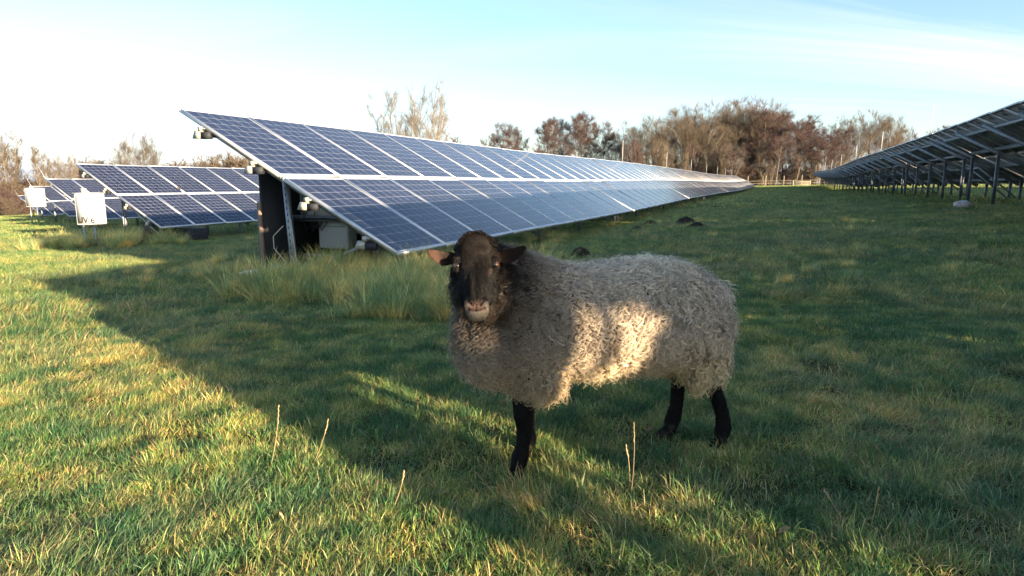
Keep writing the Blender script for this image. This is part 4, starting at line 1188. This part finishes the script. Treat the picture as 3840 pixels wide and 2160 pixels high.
leg([P3(0.06,2.24,-0.62),P3(0.062,2.24,-0.72),P3(0.060,2.22,gf+0.27),P3(0.060,2.21,gf+0.22),P3(0.063,2.20,gf+0.12),P3(0.066,2.19,gf+0.08),P3(0.060,2.175,gf+0.03)],[0.04,0.032,0.0265,0.0285,0.0215,0.0265,0.0225])
hoof(0.054, 2.165, -0.5, -0.6, gf-0.004)
gf = zg(0.62, 2.33)
leg([P3(0.66,2.38,-0.60),P3(0.665,2.38,-0.70),P3(0.665,2.38,gf+0.285),P3(0.655,2.36,gf+0.22),P3(0.650,2.355,gf+0.13),P3(0.640,2.35,gf+0.085),P3(0.618,2.335,gf+0.032)],[0.05,0.040,0.0310,0.0260,0.0230,0.0280,0.0235])
hoof(0.605, 2.33, -0.9, -0.25, gf-0.004)
gf = zg(0.79, 2.23)
leg([P3(0.70,2.24,-0.60),P3(0.712,2.235,-0.70),P3(0.728,2.235,gf+0.285),P3(0.765,2.235,gf+0.215),P3(0.790,2.235,gf+0.14),P3(0.798,2.235,gf+0.090),P3(0.786,2.225,gf+0.035)],[0.05,0.040,0.0300,0.0255,0.0230,0.0280,0.0235])
hoof(0.775, 2.22, -0.5, -0.6, gf-0.004)

raw = parts.mesh('raw_body', SKIN)
kd = kdtree.KDTree(len(raw.vertices)); labv = np.empty(len(raw.vertices), dtype=object)
for a_, b_, l_ in labs: labv[a_:b_] = l_
for i, v in enumerate(raw.vertices): kd.insert(v.co, i)
kd.balance()
tmp = bpy.data.objects.new('tmp_body', raw); COL.objects.link(tmp)
rm = tmp.modifiers.new('r', 'REMESH'); rm.mode = 'VOXEL'; rm.voxel_size = 0.0038; rm.use_smooth_shade = True
smm = tmp.modifiers.new('s', 'SMOOTH'); smm.factor = 0.5; smm.iterations = 3
dg = bpy.context.evaluated_depsgraph_get()
bme = bpy.data.meshes.new_from_object(tmp.evaluated_get(dg))
bpy.data.objects.remove(tmp); bpy.data.meshes.remove(raw)
nv = len(bme.vertices)
Vb = np.empty(nv*3, np.float32); bme.vertices.foreach_get('co', Vb); Vb = Vb.reshape(-1, 3).astype(float)
Nb = np.empty(nv*3, np.float32); bme.vertices.foreach_get('normal', Nb); Nb = Nb.reshape(-1, 3).astype(float)
lab = np.array([labv[kd.find(v)[1]] for v in Vb])
# head coordinates of every vertex
rel = Vb - HC
hx, ht, hf = rel @ RT/HS, rel @ AX/HS - 0.008, rel @ FR/HS
ishead = np.isin(lab, ['head'])
front = hf > 0.0
# sculpt: nostrils, philtrum, mouth
def sculpt(mask, depth):
    global Vb
    Vb = Vb - Nb * (mask*depth)[:, None]
def slit(x, t, x0, t0, x1, t1, wd):
    dx, dt = x1-x0, t1-t0; L2 = dx*dx+dt*dt
    k = np.clip(((x-x0)*dx + (t-t0)*dt)/L2, 0, 1)
    return np.exp(-(((x-x0-k*dx)**2 + (t-t0-k*dt)**2)/wd**2))
nose_f = (ht > 0.10) & (hf > 0.005)
ax_ = np.abs(hx)
nostr = slit(ax_, ht, 0.0125, 0.139, 0.026, 0.123, 0.0034) * nose_f
philt = slit(hx, ht, 0, 0.138, 0, 0.156, 0.0022) * nose_f
mouth_t = 0.1565 + 0.010*(ax_/0.03)**2*-1 
mouth = np.exp(-((ht - mouth_t)/0.0030)**2) * (ax_ < 0.030) * nose_f
sculpt(nostr, 0.0075); sculpt(philt, 0.003); sculpt(mouth, 0.0055)
tearduct = slit(ax_, ht, 0.050, 0.012, 0.043, 0.028, 0.004) * (hf > 0) * ishead
sculpt(tearduct, 0.003)
bme.vertices.foreach_set('co', Vb.astype(np.float32).ravel()); bme.update()
# pigment
colr = np.zeros((nv, 3))
black = np.array([0.0042,0.0037,0.0038]); brown = np.array([0.0088,0.0062,0.0049])
colr[:] = black
fk = np.clip((0.02 - ht)/0.05, 0, 1) * (hf > -0.03)
colr[ishead] = (black + (brown-black)*fk[:, None])[ishead]
# pale muzzle
mzc = np.array([0.125,0.112,0.093])
lipz = np.clip((ht - 0.152)/0.010, 0, 1)
pink = np.array([0.080,0.048,0.041])
side_k = np.clip((ax_ - 0.018)/0.012, 0, 1)
mc = pink + (mzc - pink)*np.maximum(lipz, side_k*0.75)[:, None]
k = np.clip((ht - 0.122)/0.022, 0, 1) * ishead * (hf > -0.02)
colr = colr*(1-k[:, None]) + mc*k[:, None]
dk = np.clip(nostr*1.5 + philt*0.7 + mouth*1.0, 0, 1)[:, None]; colr = colr*(1-dk) + np.array([0.008,0.005,0.005])*dk
td = np.clip(tearduct*0.5, 0, 0.5)[:, None]; colr = colr*(1-td) + np.array([0.10,0.06,0.05])*td
er = np.isin(lab, ['earL', 'earR']); inner = er & (Nb[:, 1] < -0.35)
colr[er] = [0.006,0.0048,0.0044]
ex_ = np.abs(hx)
ti = np.clip((ex_ - 0.10)/0.025, 0, 1)
colr[inner] = (np.array([0.014,0.009,0.008]) + (np.array([0.075,0.046,0.035]) - 0.012)*(ti*(hx < 0) + 0.12)[:, None])[inner]
colr[lab == 'leg'] = [0.0040,0.0037,0.0040]
colr[lab == 'hoof'] = [0.016,0.014,0.012]
iswool = lab == 'wool'
colr[iswool] = [0.10,0.085,0.07]
att = bme.attributes.new('col', 'FLOAT_COLOR', 'POINT'); att.data.foreach_set('color', np.c_[colr, np.ones(nv)].astype(np.float32).ravel())
bme.materials.clear(); bme.materials.append(SKIN)
bme.polygons.foreach_set('use_smooth', np.ones(len(bme.polygons), dtype=bool))
sheep = empty('sheep', (0.40, 2.2, gnd(0.4, 2.2)))
tag(sheep, 'grey curly-fleeced sheep with a black head and legs facing the camera', 'sheep')
body = link('body', bme, sheep)
iT = Matrix.Translation(-sheep.location)
body.matrix_local = iT

# surface samples
np_ = len(bme.polygons)
lt_ = np.empty(np_, np.int32); bme.polygons.foreach_get('loop_total', lt_)
ls_ = np.empty(np_, np.int32); bme.polygons.foreach_get('loop_start', ls_)
lv = np.empty(len(bme.loops), np.int32); bme.loops.foreach_get('vertex_index', lv)
quad = lt_ == 4
Q = lv[ls_[quad][:, None] + np.arange(4)]
area = np.linalg.norm(np.cross(Vb[Q[:, 2]]-Vb[Q[:, 0]], Vb[Q[:, 3]]-Vb[Q[:, 1]]), axis=1)/2
def sample(mask_v, n, seed, extra=None):
    r = np.random.default_rng(seed)
    wgt = area * mask_v[Q].mean(1)
    if extra is not None: wgt = wgt * extra[Q].mean(1)
    f = r.choice(len(Q), n, p=wgt/wgt.sum())
    a, b = r.random(n)[:, None], r.random(n)[:, None]
    q = Q[f]
    P_ = (Vb[q[:, 0]]*(1-a) + Vb[q[:, 1]]*a)*(1-b) + (Vb[q[:, 3]]*(1-a) + Vb[q[:, 2]]*a)*b
    Nn = Nb[q].mean(1); Nn /= np.linalg.norm(Nn, axis=1, keepdims=True)
    return P_, Nn, q[:, 0]
def hair_object(name, pts, rad, col, material, parent):
    """pts: (n, k, 3) strands"""
    n, k_, _ = pts.shape
    hc = bpy.data.hair_curves.new(name)
    hc.add_curves([k_]*n)
    hc.position_data.foreach_set('vector', pts.astype(np.float32).ravel())
    ra = hc.attributes.get('radius') or hc.attributes.new('radius', 'FLOAT', 'POINT')
    ra.data.foreach_set('value', rad.astype(np.float32).ravel())
    ca = hc.attributes.new('col', 'FLOAT_COLOR', 'CURVE')
    ca.data.foreach_set('color', np.c_[col, np.ones(n)].astype(np.float32).ravel())
    hc.materials.append(material)
    o = link(name, hc, parent)
    return o
def sheep_local(P_):
    p = P_[:, :2] - SO
    return p @ SE, p @ SL, P_[:, 2] - CAM_H

def fleece(seed, n_lock, strands, kp):
    r = np.random.default_rng(seed)
    m = iswool.astype(float)
    vis = np.where(Nb @ np.array([SL[0], SL[1], 0.0]) > -0.25, 1.0, 0.45)
    P0, N0, vi = sample(m, n_lock, seed, vis)
    x, l, z = sheep_local(P0)
    dh = np.linalg.norm(P0 - hp(0, 0.0, -0.03), axis=1)
    headk = np.clip((0.32 - dh)/0.20, 0, 1)
    length = r.uniform(0.050, 0.082, n_lock) * (1 - 0.72*headk)
    length *= np.where(z < -0.60, 1.10, 1.0)
    # combing direction: down the flank, gently back from the head, fanned by noise
    down = np.array([0, 0, -1.0])
    e3 = np.array([SE[0], SE[1], 0])
    pn = np.sin(P0[:, 0]*19 + P0[:, 2]*13)*0.5 + np.sin(P0[:, 0]*37 - P0[:, 2]*29 + 1.7)*0.35
    fl = down[None]*1.0 + e3[None]*(0.16 + 0.35*pn[:, None]) + r.normal(size=(n_lock, 3))*0.30
    up_k = np.clip(N0[:, 2], 0, 1)[:, None]
    fl = fl + e3[None]*up_k*0.7*np.sign(r.normal(size=(n_lock, 1)) + 0.7)
    fl = fl + np.sign((P0[:, :2] - SO) @ SL)[:, None]*np.array([SL[0], SL[1], 0])[None]*up_k*0.7
    fl -= N0 * (fl*N0).sum(1, keepdims=True)
    fl /= np.linalg.norm(fl, axis=1, keepdims=True) + 1e-6
    bt = np.cross(N0, fl)
    kk = np.linspace(0, 1, kp)[None, :, None]
    lift = r.uniform(0.30, 0.62, n_lock)[:, None, None]
    # axis of the lock: leaves the skin, then lies over and hangs
    Lx = length[:, None, None]
    axis_ = P0[:, None] + N0[:, None]*Lx*(lift*(1.25*kk - 0.75*kk**2)) + fl[:, None]*Lx*(0.15*kk + 0.72*kk**1.5) + down[None, None]*Lx*0.20*kk**2
    turns = r.uniform(1.9, 3.6, n_lock)[:, None, None]; ph = r.uniform(0, 6.28, n_lock)[:, None, None]
    hand = np.where(r.random(n_lock) < 0.5, -1, 1)[:, None, None]
    ampl = r.uniform(0.0055, 0.0125, n_lock)[:, None, None]*(0.35 + 0.80*kk)
    flat = r.uniform(0.35, 1.0, n_lock)[:, None, None]
    # strands of one lock share the curl and drift apart a little
    out = []; rad = []; col = []
    base = np.array([0.78,0.665,0.53])
    tone = r.uniform(0.58, 1.30, n_lock)
    patch = 0.5 + 0.5*np.sin(P0[:, 0]*9 + 1.0)*np.sin(P0[:, 2]*11 + P0[:, 0]*5)
    C = base[None] * (tone*(0.85 + 0.25*patch))[:, None]
    # creamier low on the flank: the back's cooler skylit look put into the colour
    low = np.clip((-0.42 - z)/0.30, 0, 1)[:, None]
    C = C * (1 - low*np.array([0.0, 0.09, 0.34]))
    # dark grey collar and shoulder
    shoulder = np.clip((0.20 - x)/0.30, 0, 1) * np.clip((z + 0.62)/0.22, 0, 1)
    chest = np.clip((0.12 - x)/0.25, 0, 1)
    dark = np.clip(0.72*shoulder + 0.34*chest, 0, 0.88)[:, None]
    C = C*(1-dark) + np.array([0.20,0.16,0.125])*dark
    hk = np.clip((0.205 + 0.03*r.normal(size=n_lock) - dh)/0.085, 0, 1)[:, None]
    dm = np.linalg.norm(P0 - hp(0, 0.10, -0.085), axis=1)
    hk = np.maximum(hk, np.clip((0.125 - dm)/0.05, 0, 0.85)[:, None])
    C = C*(1-hk) + np.array([0.026,0.0175,0.0135])*hk*r.uniform(0.7, 1.6, (n_lock, 1)) 
    # bits of brown dirt
    for (sx, sz, rr) in ((0.205,-0.44,0.024),(0.215,-0.485,0.022),(0.10,-0.40,0.018),(0.225,-0.60,0.018),(0.13,-0.46,0.018),(0.02,-0.33,0.012),(0.45,-0.40,0.012),(0.60,-0.55,0.014),(0.33,-0.62,0.014)):
        dd = np.hypot(x - sx, z - sz); kq = (np.exp(-(dd/rr)**2)*0.7)[:, None]
        C = C*(1-kq) + np.array([0.085,0.040,0.022])*kq
    sa = r.uniform(0, 6.28, (n_lock, strands)); sr = np.sqrt(r.random((n_lock, strands)))
    for j in range(strands):
        ph_j = ph + r.normal(size=(n_lock, 1, 1))*0.13
        ang = ph_j + hand*turns*2*math.pi*kk**1.15
        A_ = ampl*(1 + r.normal(size=(n_lock, 1, 1))*0.18)
        offr = 0.0030*sr[:, j][:, None, None]
        spread = (1 - 0.45*kk)
        p = axis_ + bt[:, None]*(np.cos(ang)*A_) + (N0[:, None]*0.75 + fl[:, None]*0.5)*(np.sin(ang)*A_*flat)
        p = p + (bt[:, None]*np.cos(sa[:, j])[:, None, None] + fl[:, None]*np.sin(sa[:, j])[:, None, None]*0.7 + N0[:, None]*np.sin(sa[:, j]*2)[:, None, None]*0.5)*offr*spread
        # stray fibres
        stray = (r.random((n_lock, 1, 1)) < 0.10)
        p = p + stray*(N0[:, None]*0.010 + r.normal(size=(n_lock, 1, 3))*0.009)*kk**2
        out.append(p)
        rr_ = np.repeat(np.array([0.00062 - 0.00030*q for q in np.linspace(0, 1, kp)])[None], n_lock, 0)*r.uniform(0.8, 1.2, (n_lock, 1))
        rad.append(rr_); col.append(C*r.uniform(0.85, 1.15, (n_lock, 1)))
    return np.concatenate(out), np.concatenate(rad), np.concatenate(col)
fp, fr_, fc = fleece(11, 8200, 14, 22)
hair_object('fleece', fp, fr_, np.clip(fc, 0.001, 0.95), WOOL, body)

# topknot: short curls over the poll, forelock tufts
r = np.random.default_rng(5)
mk = (ishead & (ht < -0.062) & (hf < 0.03)) | (iswool & (np.linalg.norm(Vb - hp(0, -0.02, -0.04), axis=1) < 0.10))
P0, N0, vi = sample(mk.astype(float), 3000, 21)
kp = 10; kk = np.linspace(0, 1, kp)[None, :, None]; n = len(P0)
Lk = r.uniform(0.006, 0.014, n)[:, None, None]
fl = r.normal(size=(n, 3))*0.6 + np.array([0, -0.3, 0.2]); fl -= N0*(fl*N0).sum(1, keepdims=True); fl /= np.linalg.norm(fl, axis=1, keepdims=True)
bt = np.cross(N0, fl); ph = r.uniform(0, 6.28, n)[:, None, None]; outp = []
for j in range(5):
    ang = ph + 2*math.pi*1.5*kk + r.normal(size=(n, 1, 1))*0.25
    outp.append(P0[:, None] + N0[:, None]*Lk*0.8*kk + fl[:, None]*Lk*0.7*kk**1.5 + bt[:, None]*np.cos(ang)*0.0042*kk + fl[:, None]*np.sin(ang)*0.0042*kk + r.normal(size=(n, 1, 3))*0.0013)
outp = np.concatenate(outp)
hair_object('topknot', outp, np.full(outp.shape[:2], 0.00045), np.tile(np.array([0.0095,0.0068,0.0056]), (len(outp), 1))*r.uniform(0.6, 1.6, (len(outp), 1)), FUR, body)

# short hair of face, ears and legs
def short_fur(mask, n_, L0, L1, seed, rad0):
    P0, N0, vi = sample(mask.astype(float), n_, seed)
    r = np.random.default_rng(seed)
    isf = np.isin(lab[vi], ['head'])
    fl = np.where(isf[:, None], AX[None]*1.0 + np.sign((P0-HC)@RT)[:, None]*RT[None]*0.35, np.array([[0,0,-1.0]]))
    # hair whorl on the forehead: grows up and outwards there
    t_ = (P0-HC)@AX; wh = (isf & (t_ < -0.005 + r.normal(size=n_)*0.018))[:, None]
    fl = np.where(wh, -AX[None]*0.6 + ((P0-HC)@RT)[:, None]*RT[None]*14, fl)
    ie = np.isin(lab[vi], ['earL', 'earR'])[:, None]
    fl = np.where(ie, np.sign((P0-HC)@RT)[:, None]*np.array([[1.0,0,0]]), fl)
    fl = fl + r.normal(size=fl.shape)*0.28
    fl -= N0*(fl*N0).sum(1, keepdims=True); fl /= np.linalg.norm(fl, axis=1, keepdims=True) + 1e-6
    L = r.uniform(L0, L1, n_)[:, None, None]; kk = np.linspace(0, 1, 4)[None, :, None]
    P_ = P0[:, None] + fl[:, None]*L*kk + N0[:, None]*L*(0.42*kk - 0.15*kk**2)
    c = colr[vi]*r.uniform(0.7, 1.5, (n_, 1))
    sil = (r.random(n_) < 0.10)[:, None]; c = np.where(sil & isf[:, None], c*2.0 + 0.004, c)
    rd = np.repeat(np.array([1, 0.9, 0.7, 0.3])[None], n_, 0)*rad0
    return P_, rd, c
mf = ishead & (nostr < 0.3)
a1 = short_fur(mf & (ht < 0.115), 26000, 0.007, 0.013, 31, 0.00038)
a2 = short_fur(mf & (ht >= 0.105), 9000, 0.002, 0.0045, 32, 0.00022)
a3 = short_fur(er, 9000, 0.004, 0.008, 33, 0.00025)
a4 = short_fur(lab == 'leg', 26000, 0.006, 0.012, 34, 0.00035)
hair_object('short_hair', *[np.concatenate([q[i] for q in (a1, a2, a3, a4)]) for i in range(3)], FUR, body)

# eyes: amber with a level slot pupil
def eye_mat():
    m = bpy.data.materials.new('amber_eye'); m.use_nodes = True; t = m.node_tree; b = t.nodes['Principled BSDF']
    tcn = N(t, 'ShaderNodeTexCoord'); s_ = N(t, 'ShaderNodeSeparateXYZ'); t.links.new(tcn.outputs['Object'], s_.inputs[0])
    # the iris looks along the eye's own -Y
    rad = M(t, 'SQRT', M(t, 'ADD', M(t, 'POWER', s_.outputs['X'], 2.0), M(t, 'POWER', s_.outputs['Z'], 2.0)))
    iris = M(t, 'LESS_THAN', rad, 0.0072)
    pup = M(t, 'MULTIPLY', M(t, 'LESS_THAN', M(t, 'ABSOLUTE', s_.outputs['X']), 0.0045), M(t, 'LESS_THAN', M(t, 'ABSOLUTE', s_.outputs['Z']), 0.0016))
    m1 = N(t, 'ShaderNodeMixRGB'); t.links.new(iris, m1.inputs[0]); m1.inputs[1].default_value = (0.012,0.008,0.007,1); m1.inputs[2].default_value = (0.07,0.03,0.013,1)
    m2 = N(t, 'ShaderNodeMixRGB'); t.links.new(pup, m2.inputs[0]); t.links.new(m1.outputs[0], m2.inputs[1]); m2.inputs[2].default_value = (0.004,0.004,0.006,1)
    t.links.new(m2.outputs[0], b.inputs['Base Color']); b.inputs['Roughness'].default_value = 0.08; b.inputs['Coat Weight'].default_value = 0.6
    return m
EYE = eye_mat(); em = MB(); em.ell((0,0,0), (0.0125,0.0125,0.0125), None, 24, 16); eme = em.mesh('eye', EYE, True)
for sx in (-1, 1):
    e = link('eye', eme, body)
    c = Vector(hp(sx*0.0615, 0.003, 0.0165)); look = (Vector(RT)*sx*0.85 + Vector(FR)*0.75).normalized()
    e.matrix_local = Matrix.Translation(c) @ (-look).to_track_quat('Y', 'Z').to_matrix().to_4x4()
    # lids
    q = MB()
    X_ = look.cross(Vector((0,0,1))).normalized(); U_ = X_.cross(look).normalized()
    for sgn, op in ((1, 0.62), (-1, 0.55)):
        pts_ = []
        for a in np.linspace(-1.15, 1.15, 9):
            el = sgn*op*math.cos(a*1.25)
            d_ = (look*math.cos(a)*math.cos(el) + X_*math.sin(a) + U_*math.sin(el)*0.95).normalized()
            pts_.append(c + d_*0.0132)
        q.tube(pts_, [0.0012,0.0024,0.0028,0.003,0.003,0.003,0.0028,0.0024,0.0012], 8)
    o = q.build('eyelid', mat('eyelid_%d' % sx, (0.055,0.030,0.022) if sx > 0 else (0.02,0.014,0.012), 0.55), e, True)
    o.matrix_local = e.matrix_local.inverted()
